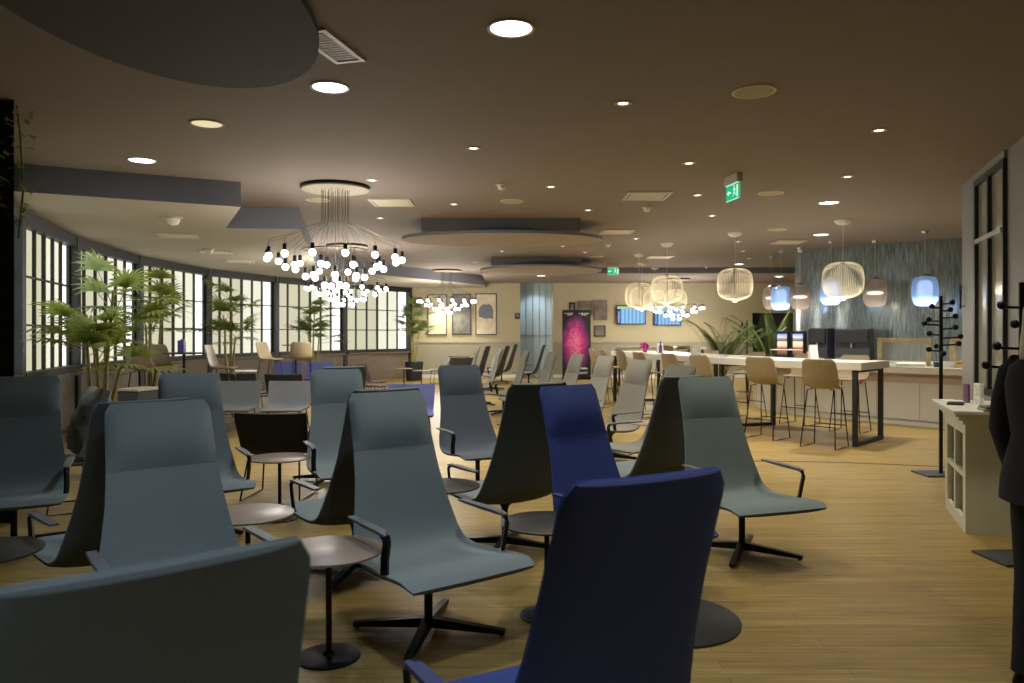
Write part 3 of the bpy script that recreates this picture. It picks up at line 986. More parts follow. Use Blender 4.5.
# coffee machines and drink dispensers
def machine(x, y, w, d, h, rz, lab, m):
    t = thing('coffee_machine', lab, 'coffee machine', (x, y, .95), rz)
    MB().box(-w / 2, w / 2, -d / 2 + .08, d / 2, .0, h, bevel=.012).build('body', m, t)
    MB().box(-w / 2 + .02, w / 2 - .02, -d / 2, -d / 2 + .08, h * .55, h - .03, bevel=.006).build('control_panel', M['blackmatt'], t)
    MB().box(-w / 2 + .03, w / 2 - .03, -d / 2 - .02, -d / 2 + .08, .0, .05, bevel=.005).build('drip_tray', M['steel'], t)
    MB().tube([(0, -d / 2 + .04, h * .55), (0, -d / 2 + .04, h * .40)], .02, 8).build('spout', M['steel'], t, smooth=60)
machine(6.50, 15.95, .40, .5, .66, R(-48), 'black coffee machine right beside the drink dispensers', M['charcoal'])
machine(6.97, 15.50, .66, .5, .65, R(-36), 'wider dark grey coffee machine on the back counter', M['slateplate'])
M['dispfront'] = bpy.data.materials.new('lit_drink_front')
M['dispfront'].use_nodes = True
nt = M['dispfront'].node_tree
bb = nt.nodes['Principled BSDF']
tc = nt.nodes.new('ShaderNodeTexCoord')
sp = nt.nodes.new('ShaderNodeSeparateXYZ')
rp = nt.nodes.new('ShaderNodeValToRGB')
cr = rp.color_ramp
cr.elements[0].position = 0.0; cr.elements[0].color = (0.03, 0.02, 0.02, 1)
cr.elements[1].position = 1.0; cr.elements[1].color = (0.20, 0.35, 0.9, 1)
for p, c in ((.18, (.25, .12, .08, 1)), (.32, (.22, .03, .02, 1)), (.45, (.75, .55, .35, 1)), (.62, (.80, .70, .55, 1)), (.70, (.06, .05, .06, 1)), (.86, (.6, .65, .8, 1))):
    e = cr.elements.new(p); e.color = c
nt.links.new(tc.outputs['Generated'], sp.inputs[0])
nt.links.new(sp.outputs['Z'], rp.inputs['Fac'])
nt.links.new(rp.outputs['Color'], bb.inputs['Base Color'])
nt.links.new(rp.outputs['Color'], bb.inputs['Emission Color'])
bb.inputs['Emission Strength'].default_value = 0.7
for k, (x, y, lab) in enumerate([(5.93, 16.6, 'drink dispenser with a lit front, next to the palm leaves'), (6.17, 16.33, 'drink dispenser with a lit front, next to the coffee machine')]):
    t = thing('drink_dispenser', lab, 'drink dispenser', (x, y, .95), R(-30), 'lit drink dispensers')
    MB().box(-.13, .13, -.16, .18, 0, .60, bevel=.01).build('body', M['blackmatt'], t)
    MB().box(-.10, .10, -.17, -.158, .08, .54).build('lit_front', M['dispfront'], t)
    MB().box(-.08, .08, -.22, -.16, .0, .03, bevel=.004).build('drip_tray', M['steel'], t)
t = thing('serving_tray', 'two-tier tray of dark cups on the counter end near the palms', 'tray', (5.36, 14.85, CT), R(-18))
MB().box(-.30, .30, -.12, .12, 0.0, .02, bevel=.004).build('lower_shelf', M['steel'], t)
MB().box(-.30, .30, -.12, .12, .22, .235, bevel=.004).build('upper_shelf', M['paper'], t)
for sx in (-.28, .28):
    for sy in (-.10, .10):
        MB().tube([(sx, sy, .02), (sx, sy, .22)], .008, 6).build('post', M['steel'], t)
cup0 = MB().lathe([(.025, 0), (.036, .01), (.04, .07), (.036, .07), (.03, .015)], 14)
cp = Proto(tag(cup0.build('cup', M['teacup'], smooth=40), 'x', 'cup'))
for k in range(10):
    v = Matrix.Rotation(R(-18), 4, 'Z') @ Vector((-.22 + .11 * (k % 5), -.05 + .10 * (k // 5), .0))
    cp.put((5.36 + v.x, 14.85 + v.y, CT + .02), 0, 'small dark cup on the lower shelf of the two-tier tray', 'cups on the two-tier tray')
t = thing('wooden_box', 'small pale wooden box beside the two-tier tray on the counter', 'box', (5.68, 14.45, CT), R(-18))
MB().box(-.07, .07, -.06, .06, 0, .20, bevel=.005).build('body', M['wood'], t)
MB().box(-.055, .055, -.045, .045, .2, .204).build('opening', M['soil'], t)

# ------------------------------------------------------------------ chandeliers
def chandelier_proto():
    root = thing('chandelier', 'chandelier', 'chandelier')
    # origin on the ceiling
    MB().lathe([(.43, -.035), (.43, 0)], 48).build('canopy_rim', M['black'], root, smooth=30)
    MB().lathe([(.415, -.05), (.42, -.036)], 48).build('canopy_plate', M['chplate'], root, smooth=30)
    MB().tube([(.40 * math.cos(2 * PI * k / 40), .40 * math.sin(2 * PI * k / 40), -.80) for k in range(40)], .007, 6, closed=True).build('ring', M['darkwire'], root, smooth=60)
    tiers = [(14, .83, -.87, .17, .0), (10, .60, -.98, .15, .2), (8, .36, -1.09, .12, .1), (4, .14, -1.20, .08, .3)]
    for n, r, z, r0, ph in tiers:
        cab = sock = bul = None
        for k in range(n):
            a = 2 * PI * (k + ph) / n
            if cab is None:
                c = MB()
                c.tube([(r0, 0, -.05), (r0, 0, -.43), (r0 + .02, 0, -.47), (r0 + (r - r0) * .3, 0, -.50 + (z + .66) * .12), (r0 + (r - r0) * .7, 0, -.50 + (z + .66) * .75), (r - .05, 0, z + .17), (r - .01, 0, z + .145), (r, 0, z + .11), (r, 0, z + .06)], .0027, 5)
                cab = c.build('cable', M['cable'], root, smooth=80)
                s = MB(); s.lathe([(.018, z + .065), (.024, z + .06), (.024, z - .01), (.020, z - .012)], 12)
                s.bm.verts.ensure_lookup_table()
                bmesh.ops.translate(s.bm, vec=(r, 0, 0), verts=list(s.bm.verts))
                sock = s.build('socket', M['black'], cab, smooth=40)
                b = MB(); b.ball((r, 0, z - .048), (.042, .042, .042), 12, 8)
                bul = b.build('bulb', M['bulb'], sock, smooth=80)
                cab.rotation_euler = (0, 0, a)
            else:
                c2 = cab.copy(); COL.objects.link(c2); c2.parent = root; c2.rotation_euler = (0, 0, a)
                s2 = sock.copy(); COL.objects.link(s2); s2.parent = c2
                b2 = bul.copy(); COL.objects.link(b2); b2.parent = s2
    return Proto(root)
P_ch = chandelier_proto()
GCH = 'many-bulb cable chandeliers'
P_ch.put((-2.22, 9.55, CEIL), R(8), 'largest chandelier of glowing bulbs on thin cables, hung from a round plate over the lounge', GCH)
P_ch.put((-3.45, 15.9, CEIL), R(20), 'cable chandelier of glowing bulbs showing just under the largest one', GCH, )
P_ch.put((-1.90, 22.1, CEIL), R(3), 'distant cable chandelier of glowing bulbs in front of the framed prints', GCH)
P_ch.put((5.1, 23.6, 3.2), R(15), 'distant cable chandelier of glowing bulbs in front of the right-hand wall screen', GCH)

# ------------------------------------------------------------------ wire cage pendants
def cage_proto():
    root = thing('pendant_lamp', 'pendant', 'pendant lamp')
    # origin at the cage centre; radius profile of a rounded lantern
    prof = [(.05, .305), (.14, .30), (.22, .275), (.285, .21), (.315, .10), (.32, -.02), (.31, -.12), (.275, -.20), (.20, -.258), (.10, -.285), (.03, -.30)]
    P = smooth_poly([(p[0], 0, p[1]) for p in prof], 3)
    w = MB()
    nw = 64
    for k in range(nw):
        a = 2 * PI * k / nw
        w.tube([(p.x * math.cos(a), p.x * math.sin(a), p.z) for p in P], .0032, 4)
    w.build('wire_cage', M['wire'], root, smooth=80)
    for r, z in ((.05, .305), (.03, -.30)):
        MB().tube([(r * math.cos(2 * PI * k / 24), r * math.sin(2 * PI * k / 24), z) for k in range(24)], .007, 6, closed=True).build('ring', M['wire'], root, smooth=60)
    MB().lathe([(.032, -.315), (.045, -.30), (.045, -.27), (.03, -.262)], 20).build('led_disc', M['warmlens'], root, smooth=40)
    MB().tube([(0, 0, -.26), (0, 0, .30)], .007, 6).build('inner_rod', M['darkwire'], root)
    MB().lathe([(.03, .28), (.045, .30), (.02, .33)], 16).build('holder', M['darkwire'], root, smooth=40)
    return root
cage = cage_proto()
P_cage = Proto(cage)
def glow(p, e, col, r):
    d = bpy.data.lights.new('lamp_light', 'POINT')
    d.energy = e; d.color = col; d.shadow_soft_size = r; d.specular_factor = .25
    o = bpy.data.objects.new('lamp_light', d)
    COL.objects.link(o)
    o.location = p

GW = 'white wire cage pendants'
for px, cy, pz, lab in [
    (843, 218.5, 281, 'white wire cage pendant in front of the mosaic wall, the largest'),
    (735, 231, 285, 'white wire cage pendant hanging alone above the big palm'),
    (667, 241.5, 290, 'white wire cage pendant, biggest of the cluster by the screens'),
    (639, 252, 296, 'white wire cage pendant at the outer end of the cluster, before the first screen'),
    (642, 261, 299, 'white wire cage pendant overlapping the outer one of the cluster'),
    (654.5, 266, 301, 'smaller-looking white wire cage pendant in the cluster between the two screens'),
    (676, 269, 300, 'smaller-looking white wire cage pendant in the cluster over the second screen'),
]:
    c = onceil(px, cy + 2)
    z = CAMZ + (HOR - pz) * c.y / F
    r = P_cage.put((c.x, c.y, z), R(random.uniform(0, 8)), lab, GW)
    hc = CEIL - z
    cd = MB().tube([(0, 0, .32), (0, 0, hc - .03)], .004, 5).build('cord', M['wire'], r)
    glow((c.x, c.y, z - .2), 16, (1.0, .88, .66), .04)
    MB().lathe([(.03, hc - .075), (.09, hc - .06), (.13, hc - .02), (.135, hc)], 24).build('canopy', M['paper'], r, smooth=60)

# ------------------------------------------------------------------ ribbed glass pendants
def glassmat(name, col, e):
    m = bpy.data.materials.new(name)
    m.use_nodes = True
    nt = m.node_tree
    nt.nodes.clear()
    tr = nt.nodes.new('ShaderNodeBsdfTransparent'); tr.inputs['Color'].default_value = (*[min(1, c * .5 + .5) for c in col], 1)
    tl = nt.nodes.new('ShaderNodeBsdfTranslucent'); tl.inputs['Color'].default_value = (*col, 1)
    gl = nt.nodes.new('ShaderNodeBsdfGlossy'); gl.inputs['Color'].default_value = (*col, 1); gl.inputs['Roughness'].default_value = .15
    m1 = nt.nodes.new('ShaderNodeMixShader'); m1.inputs[0].default_value = .62 if col[2] > .9 else .42
    m2 = nt.nodes.new('ShaderNodeMixShader'); m2.inputs[0].default_value = .12
    o = nt.nodes.new('ShaderNodeOutputMaterial')
    nt.links.new(tr.outputs[0], m1.inputs[1]); nt.links.new(tl.outputs[0], m1.inputs[2])
    nt.links.new(m1.outputs[0], m2.inputs[1]); nt.links.new(gl.outputs[0], m2.inputs[2])
    nt.links.new(m2.outputs[0], o.inputs['Surface'])
    return m
M['glassblue'] = glassmat('ribbed_blue_glass', (0.48, 0.66, 1.0), 0)
M['glassbrown'] = glassmat('ribbed_smoky_glass', (0.30, 0.26, 0.23), 0)
M['coretblue'] = emis('cool_core_glow', (0.72, 0.84, 1.0), 1.6)
M['corewarm'] = emis('warm_core_glow', (1.0, 0.86, 0.68), 4.0)
def lantern_proto(glass, core, ch, cr):
    root = thing('pendant_lamp', 'glass pendant', 'pendant lamp')
    prof = smooth_poly([(.10, 0, .27), (.165, 0, .255), (.205, 0, .18), (.22, 0, .05), (.22, 0, -.06), (.20, 0, -.18), (.15, 0, -.26), (.09, 0, -.285)], 4)
    n = 52
    verts, faces = [], []
    for p in prof:
        for k in range(n):
            a = 2 * PI * k / n
            rr = p.x * (1 + (.035 if k % 2 else -.035))
            verts.append((rr * math.cos(a), rr * math.sin(a), p.z))
    for i in range(len(prof) - 1):
        for k in range(n):
            k2 = (k + 1) % n
            faces.append((i * n + k, i * n + k2, i * n + n + k2, i * n + n + k))
    MB().add(verts, faces).build('glass_shade', glass, root, smooth=80)
    MB().lathe([(cr * .6, -ch), (cr, -ch * .6), (cr, ch * .6), (cr * .6, ch)], 24).build('lamp_core', core, root, smooth=60)
    MB().lathe([(.05, .33), (.10, .285), (.10, .265)], 20).build('cap', M['steel'], root, smooth=40)
    return Proto(root)
P_gb = lantern_proto(M['glassblue'], M['coretblue'], .20, .13)
P_gw = lantern_proto(M['glassbrown'], M['corewarm'], .032, .15)
GG = 'ribbed glass pendants over the bar'
for p, px, Y, pz, sc, lab in [
    (P_gb, 925, 13.7, 291, .96, 'blue glowing ribbed glass pendant hanging by itself near the coat stand'),
    (P_gw, 875, 15.2, 293, .98, 'smoky ribbed glass pendant between the large wire cage and the lone blue one'),
    (P_gb, 831, 15.3, 292, .92, 'blue glowing ribbed glass pendant overlapped by the largest wire cage'),
    (P_gw, 800, 16.4, 297, .95, 'smoky ribbed glass pendant at the curved corner of the mosaic wall'),
    (P_gb, 781, 17.0, 298, .95, 'blue-white glowing ribbed glass pendant beside the smoky corner one'),
    (P_gw, 772, 18.2, 298, .95, 'smoky ribbed glass pendant peeping from behind the blue-white one'),
]:
    v = at(px, pz, Y)
    r = p.put(v, R(random.uniform(0, 20)), lab, GG, sc)
    hc = (CEIL - v.z) / sc
    glow((v.x, v.y, v.z - .235 * sc), 13 if p is P_gb else 5, (.55, .7, 1.0) if p is P_gb else (1.0, .85, .65), .03)
    MB().tube([(0, 0, .32), (0, 0, hc - .02)], .004, 5).build('cord', M['steel'], r)
    MB().lathe([(.05, hc - .04), (.06, hc)], 20).build('canopy', M['steel'], r, smooth=40)

# ------------------------------------------------------------------ ceiling fittings
def dl_proto(r, lens, deep=True):
    root = thing('downlight', 'downlight', 'ceiling light')
    MB().lathe([(r * .86, -.004), (r * .93, -.012), (r, -.008), (r, 0)], 36, cap=False).build('trim_ring', M['grillwhite'], root, smooth=60)
    MB().lathe([(0.001, -.0035), (r * .88, -.0035)], 36, cap=False).build('lens', lens, root)
    return Proto(root)
def spot_proto(r):
    root = thing('downlight', 'downlight', 'ceiling light')
    MB().lathe([(r * .55, -.003), (r * .7, -.010), (r, -.006), (r, 0)], 28, cap=False).build('trim_ring', M['grillwhite'], root, smooth=60)
    MB().lathe([(0.001, -.003), (r * .58, -.003)], 28, cap=False).build('lens', M['whitelens'], root)
    return Proto(root)
D_warm = dl_proto(.146, M['warmbright'])
D_cool = dl_proto(.146, M['coollens'])
D_dim = dl_proto(.146, M['dimlens'])
D_white = dl_proto(.146, M['whitelens'])
D_spot = spot_proto(.07)
def lamp(p, power, col, size=1.9, blend=.6, dz=.03, radius=.1):
    d = bpy.data.lights.new('spot_beam', 'SPOT')
    d.energy = power * (1.0 if p[1] < 8.5 else 1.9); d.color = col; d.spot_size = size; d.spot_blend = blend; d.shadow_soft_size = radius
    o = bpy.data.objects.new('spot_beam', d)
    COL.objects.link(o)
    o.location = (p[0], p[1], p[2] - dz)
    return o
WARM, COOL, NEUT = (1.0, .91, .72), (.74, .85, 1.0), (1.0, .92, .80)
K = 2.0
for p, px, py, z, pw, col, lab in [
    (D_warm, 511, 28, CEIL, 50, WARM, 'large bright warm round downlight at the top of the ceiling, closest one'),
    (D_cool, 330, 87, CEIL, 42, COOL, 'large blue-white round downlight beside the slatted grille'),
    (D_dim, 207, 123.5, CEIL, 12, WARM, 'dim yellow round downlight between the two blue-white ones'),
    (D_cool, 142, 160, CEIL, 40, COOL, 'blue-white round downlight just in front of the long blue-grey ceiling step'),
    (D_white, 829, 202.5, CEIL, 85, NEUT, 'bright white round downlight near the largest wire cage pendant canopy'),
    (D_white, 821, 234.5, CEIL, 85, NEUT, 'bright white round downlight behind the one near the largest wire cage canopy'),
    (D_cool, 541, 275.5, 3.18, 35, COOL, 'small-looking blue-white downlight above the pale blue doorway'),
    (D_cool, 622, 270.5, CEIL, 60, COOL, 'blue-white downlight beside the distant exit sign'),
    (D_white, 739, 264, CEIL, 70, NEUT, 'white downlight close above the lone wire cage pendant'),
    (D_white, 779, 276.5, 3.19, 60, NEUT, 'white downlight above the blue-white glass pendant'),
]:
    v = onceil(px, py, z)
    p.put(v, 0, lab, 'round ceiling downlights')
    lamp(v, pw * K, col)
for px, py, pw, lab in [
    (623, 103, 45, 'small ceiling spotlight in the middle of the bare ceiling'),
    (879, 130, 45, 'small ceiling spotlight nearest the grey glazed wall'),
    (473.5, 148, 45, 'small ceiling spotlight between the chandelier and the large warm downlight'),
    (689, 163, 45, 'small ceiling spotlight just before the hanging exit sign'),
    (847.5, 176.5, 45, 'small ceiling spotlight in front of the bright white downlights'),
    (551, 186.5, 45, 'small ceiling spotlight beside the ceiling camera'),
    (372, 180, 45, 'small ceiling spotlight by the round plate of the largest chandelier'),
    (697.5, 195, 45, 'small ceiling spotlight to the side of the exit sign, below the sign level'),
    (454, 204, 30, 'small ceiling spotlight in front of the hanging raft'),
    (588, 210, 30, 'small ceiling spotlight beyond the raft end, near the slatted vent'),
    (380, 218, 40, 'small ceiling spotlight behind the square vent by the chandelier'),
    (712, 215.5, 45, 'small ceiling spotlight in line with the dome over the lone wire cage'),
    (636, 238.5, 40, 'small ceiling spotlight between the two rows of domed lamp canopies'),
    (738, 241.5, 40, 'ceiling spotlight directly behind the dome of the lone wire cage'),
    (743, 250.8, 40, 'ceiling spotlight second behind the dome of the lone wire cage'),
    (749, 258.5, 40, 'ceiling spotlight third behind the dome of the lone wire cage'),
    (502, 251, 40, 'small ceiling spotlight between the two hanging rafts'),
    (563, 246, 40, 'small ceiling spotlight past the end of the first raft'),
    (585, 252, 40, 'small ceiling spotlight beyond the second raft end'),
    (475, 262, 40, 'small ceiling spotlight at the near end of the second raft'),
]:
    v = onceil(px, py)
    D_spot.put(v, 0, lab, 'small ceiling spotlights')
    lamp(v, pw * K, (1.0, .90, .70), 1.9, .8, radius=.04)

def speaker_proto():
    root = thing('ceiling_speaker', 's', 'ceiling speaker')
    MB().lathe([(.145, -.006), (.155, -.010), (.165, -.006), (.165, 0)], 40, cap=False).build('rim', M['creamplate'], root, smooth=60)
    MB().lathe([(.001, -.007), (.146, -.005)], 40, cap=False).build('grille', mat('speaker_mesh', (.42, .36, .22), .7), root)
    return Proto(root)
P_sp = speaker_proto()
for px, py, z, lab in [
    (754, 91.5, CEIL, 'large round ceiling speaker plate, closest one above the exit sign'),
    (771, 193, CEIL, 'round ceiling speaker plate beside the hanging exit sign'),
    (777, 229.2, CEIL, 'round ceiling speaker plate behind the one beside the exit sign'),
    (512, 201, CEIL, 'round ceiling speaker plate below the ceiling camera in the picture'),
    (318, 200, CEIL, 'round ceiling speaker plate showing through the chandelier cables'),
    (597, 256.5, CEIL, 'small-looking round ceiling speaker plate near the distant exit sign'),
]:
    P_sp.put(onceil(px, py, z), 0, lab, 'round ceiling speakers')

def vent_proto(w, d, n, m):
    root = thing('air_vent', 'v', 'air vent')
    f = MB()
    f.box(-w / 2, w / 2, -d / 2, -d / 2 + .035, -.015, 0).box(-w / 2, w / 2, d / 2 - .035, d / 2, -.015, 0)
    f.box(-w / 2, -w / 2 + .035, -d / 2 + .035, d / 2 - .035, -.015, 0).box(w / 2 - .035, w / 2, -d / 2 + .035, d / 2 - .035, -.015, 0)
    f.build('frame', M['grillwhite'], root)
    s = MB()
    for k in range(n):
        x = -w / 2 + .05 + (w - .1) * (k + .5) / n
        s.box(x - .008, x + .008, -d / 2 + .035, d / 2 - .035, -.012, -.004)
    s.build('grille', m, root)
    MB().box(-w / 2 + .03, w / 2 - .03, -d / 2 + .03, d / 2 - .03, -.003, 0).build('backing', M['charcoal'], root)
    return Proto(root)
V_a = vent_proto(.58, .58, 20, M['grillwhite'])
V_b = vent_proto(.58, .58, 42, M['creamplate'])
V_s = vent_proto(.55, .22, 12, M['grillwhite'])
for p, px, py, z, rz, lab in [
    (V_a, 647, 195.6, CEIL, 0, 'slatted square ceiling vent with dark gaps, near the dome camera'),
    (V_b, 392, 202.5, CEIL, 0, 'pale square ceiling vent next to the largest chandelier'),
    (V_b, 617, 231.5, CEIL, 0, 'pale square ceiling vent past the end of the first raft'),
    (V_b, 789, 242, CEIL, 0, 'pale square ceiling vent near the glass pendants'),
    (V_b, 660, 257, CEIL, 0, 'pale square ceiling vent above the wire cage cluster'),
    (V_b, 178, 235.5, LOWC, .3, 'pale square ceiling vent on the lower ceiling, behind the first smoke detector'),
    (V_b, 216, 252, LOWC, .3, 'pale square ceiling vent on the lower ceiling by the second smoke detector'),
    (V_b, 240, 261, LOWC, .3, 'pale square ceiling vent on the lower ceiling, farthest toward the windows'),
]:
    p.put(onceil(px, py, z), rz, lab, 'square ceiling vents')
v = onceil(331, 46)
V_s.put(v, R(75), 'slanted slatted ceiling grille beside the large blue-white downlight')

def detector_proto(dome):
    root = thing('smoke_detector', 'd', 'smoke detector')
    MB().lathe([(.055, -.02), (.075, -.012), (.075, 0)], 24).build('base', M['grillwhite'], root, smooth=50)
    MB().lathe([(.01, -.075), (.04, -.065), (.052, -.04), (.055, -.02)], 24).build('sensor_head', dome, root, smooth=60)
    return Proto(root)
P_det = detector_proto(M['paper'])
for px, py, z, sc, lab in [
    (501.5, 184, CEIL, 1.0, 'small white domed ceiling camera above the round speaker plate'),
    (647, 207, CEIL, 1.0, 'small white domed ceiling detector under the slatted vent'),
    (608, 244, CEIL, .9, 'small white ceiling detector near the raft end'),
    (706.5, 266, CEIL, .9, 'small white ceiling detector by the lone wire cage'),
    (173.5, 217, LOWC, 1.5, 'white smoke detector on a broad plate under the lower ceiling, the nearer one'),
    (209, 249, LOWC, 1.3, 'white smoke detector under the lower ceiling, the farther one'),
]:
    P_det.put(onceil(px, py, z), 0, lab, 'ceiling detectors', sc)

# ------------------------------------------------------------------ exit signs
def exit_sign(loc, rz, lab, w=.34):
    t = thing('exit_sign', lab, 'exit sign', loc, rz)     # origin on the ceiling, face towards -y
    MB().box(-w / 2, w / 2, -.035, .035, -.10, 0, bevel=.004).build('housing', M['grillwhite'], t)
    MB().box(-w / 2 + .005, w / 2 - .005, -.01, .01, -.29, -.10).build('panel', M['exitgreen'], t)
    g = MB()
    y0, y1 = -.0125, -.0101
    # frame lines
    g.box(-w / 2 + .005, w / 2 - .005, y0, y1, -.29, -.282).box(-w / 2 + .005, w / 2 - .005, y0, y1, -.11, -.10)
    # running figure
    def poly(pts):
        g.add([(p[0], y0, p[1]) for p in pts], [tuple(range(len(pts)))])
    cx, cz = .055, -.195
    g.add([(cx + .013 * math.cos(2 * PI * k / 14) - .004, y0, cz + .062 + .013 * math.sin(2 * PI * k / 14)) for k in range(14)], [tuple(range(14))])
    for a, b, wd in (((.0, .045), (.008, -.005), .026), ((.008, -.005), (-.022, -.025), .016), ((-.022, -.025), (-.03, -.06), .013), ((.008, -.005), (.026, -.035), .016), ((.026, -.035), (.05, -.045), .013), ((.0, .038), (-.03, .02), .011), ((.0, .038), (.032, .025), .011), ((.032, .025), (.042, .0), .010)):
        d = Vector((b[0] - a[0], b[1] - a[1])).normalized()
        nx, nz = -d.y * wd / 2, d.x * wd / 2
        poly([(cx + a[0] + nx, cz + a[1] + nz), (cx + b[0] + nx, cz + b[1] + nz), (cx + b[0] - nx, cz + b[1] - nz), (cx + a[0] - nx, cz + a[1] - nz)])
    # doorway and arrow
    g.box(.115, .150, y0, y1, -.265, -.13)
    g.box(-.09, -.03, y0, y1, -.205, -.185)
    poly([(-.135, -.195), (-.088, -.160), (-.088, -.230)])
    g.build('pictogram', M['exitwhite'], t)
    return t
exit_sign(onceil(733, 175.5), R(-81), 'green exit sign hanging edgewise from the ceiling, close one with white arrow')
exit_sign(onceil(613, 264), 0, 'small distant green exit sign facing us over the room end', .30)

# ------------------------------------------------------------------ things on the far wall
FY = 25.6
def wx(px, Y=FY): return (px - 512) * Y / F
def wz(py, Y=FY): return CAMZ + (HOR - py) * Y / F
M['printdark'] = mat('dark_print', (0.16, 0.15, 0.13), 0.5, noise=0.5, nscale=4)
M['printpale'] = mat('pale_print', (0.66, 0.57, 0.40), 0.6, noise=0.15, nscale=5)
M['printblob'] = mat('blue_grey_print', (0.17, 0.19, 0.22), 0.7, noise=0.2, nscale=12)
M['photo'] = mat('brown_photo', (0.20, 0.15, 0.12), 0.5, noise=0.6, nscale=3)
def picture(px0, px1, py0, py1, lab, face, frame, fw=.03):
    x0, x1, z0, z1 = wx(px0), wx(px1), wz(py1), wz(py0)
    t = thing('framed_picture', lab, 'picture', ((x0 + x1) / 2, FY, (z0 + z1) / 2))
    w, h = (x1 - x0) / 2, (z1 - z0) / 2
    f = MB()
    f.box(-w, w, -.04, 0, h - fw, h).box(-w, w, -.04, 0, -h, -h + fw).box(-w, -w + fw, -.04, 0, -h + fw, h - fw).box(w - fw, w, -.04, 0, -h + fw, h - fw)
    f.build('frame', frame, t)
    MB().box(-w + fw, w - fw, -.02, -.002, -h + fw, h - fw).build('print', face, t)
    return t, w, h
picture(427.5, 447, 294.5, 335, 'pale framed print by the window corner, first of the three tall ones', M['printpale'], M['black'])
picture(452, 471, 294, 334.5, 'dark grey framed print between the two pale tall ones', M['printdark'], M['black'])
t, w, h = picture(475.5, 496.8, 293.5, 335, 'pale framed print with a blue-grey blob near the doorway corner', M['printpale'], M['black'])
b = MB()
poly = [(-.30, -.16), (-.33, .02), (-.27, .20), (-.12, .30), (.0, .27), (.10, .31), (.25, .22), (.31, .02), (.28, -.12), (.30, -.22), (.12, -.20), (.0, -.23), (-.16, -.19)]
b.add([(p[0] * .8, -.0215, p[1] * .95 + .06) for p in poly], [tuple(range(len(poly)))])
b.build('blob_motif', M['printblob'], t)
picture(569, 575, 302.5, 312, 'smallest dark framed photo above the poster stand', M['photo'], M['black'], .04)
picture(577.5, 592, 301, 316, 'landscape framed photo above the poster stand', M['photo'], M['printdark'], .02)
picture(594, 607, 300, 320, 'tall brown framed photo beside the poster stand', M['photo'], M['printdark'], .02)
picture(594, 605.5, 325.5, 336.5, 'small square framed photo under the tall brown one', M['printdark'], M['blackmatt'], .03)
t = thing('wall_switch', 'dark control box on the wall corner beside the pale blue door', 'switch', (wx(517.5), FY, wz(316)))
MB().box(-.09, .09, -.05, 0, -.10, .10, bevel=.01).build('body', M['charcoal'], t)
MB().box(-.05, .05, -.056, -.05, -.03, .06).build('display', M['printblob'], t)

# roll-up poster
BY = 24.9
t = thing('poster_stand', 'tall black roll-up poster with a magenta swirl before the cream wall', 'banner', (wx(576.5, BY), BY, 0))
hw_ = (591 - 562.5) / 2 * BY / F
m = bpy.data.materials.new('swirl_print')
m.use_nodes = True
nt = m.node_tree
bs = nt.nodes['Principled BSDF']
tc = nt.nodes.new('ShaderNodeTexCoord')
wv = nt.nodes.new('ShaderNodeTexNoise'); wv.inputs['Scale'].default_value = 2.2; wv.inputs['Detail'].default_value = 3; wv.inputs['Distortion'].default_value = 3.5
nt.links.new(tc.outputs['Object'], wv.inputs[0])
gr = nt.nodes.new('ShaderNodeTexGradient'); gr.gradient_type = 'SPHERICAL'
mp2 = nt.nodes.new('ShaderNodeMapping'); mp2.inputs['Location'].default_value = (0.05, 0, -1.1); mp2.inputs['Scale'].default_value = (1.9, .0, .95)
nt.links.new(tc.outputs['Object'], mp2.inputs[0]); nt.links.new(mp2.outputs[0], gr.inputs[0])
mu = nt.nodes.new('ShaderNodeMath'); mu.operation = 'MULTIPLY'
nt.links.new(gr.outputs['Fac'], mu.inputs[0]); nt.links.new(wv.outputs['Fac'], mu.inputs[1])
rp = nt.nodes.new('ShaderNodeValToRGB')
cr = rp.color_ramp
cr.elements[0].position = .03; cr.elements[0].color = (.006, .006, .010, 1)
cr.elements[1].position = .42; cr.elements[1].color = (.80, .16, .34, 1)
e = cr.elements.new(.10); e.color = (.10, .02, .10, 1)
e = cr.elements.new(.25); e.color = (.45, .03, .20, 1)
nt.links.new(mu.outputs[0], rp.inputs[0]); nt.links.new(rp.outputs[0], bs.inputs['Base Color'])
bs.inputs['Roughness'].default_value = .6
bz0, bz1 = wz(377.5, BY), wz(310, BY)
MB().box(-hw_, hw_, -.006, .006, .07, bz1).build('print', m, t)
MB().box(-hw_ - .01, hw_ + .01, -.12, .12, 0.0, .08, bevel=.015).build('base', M['black'], t)
MB().tube([(0, .03, .08), (0, .03, bz1 - .01)], .012, 8).build('rear_pole', M['steel'], t)
s = MB()
for z, a, b_ in ((bz1 - .12, -.40, -.12), (bz1 - .12, .08, .40), (bz1 - .17, -.30, -.16), (bz1 - .17, .16, .36), (.44, -.05, .12), (.34, -.05, .36), (.33, -.05, .36), (.22, -.05, .38), (.18, -.05, .34), (.14, -.05, .08)):
    hgt = .045 if z in (.34, .44) else .018
    x = a
    while x < b_:
        L = random.uniform(.04, .09)
        s.box(x, min(x + L, b_), -.009, -.0062, z, z + hgt)
        x += L + .015
s.build('small_print', M['paper'], t)

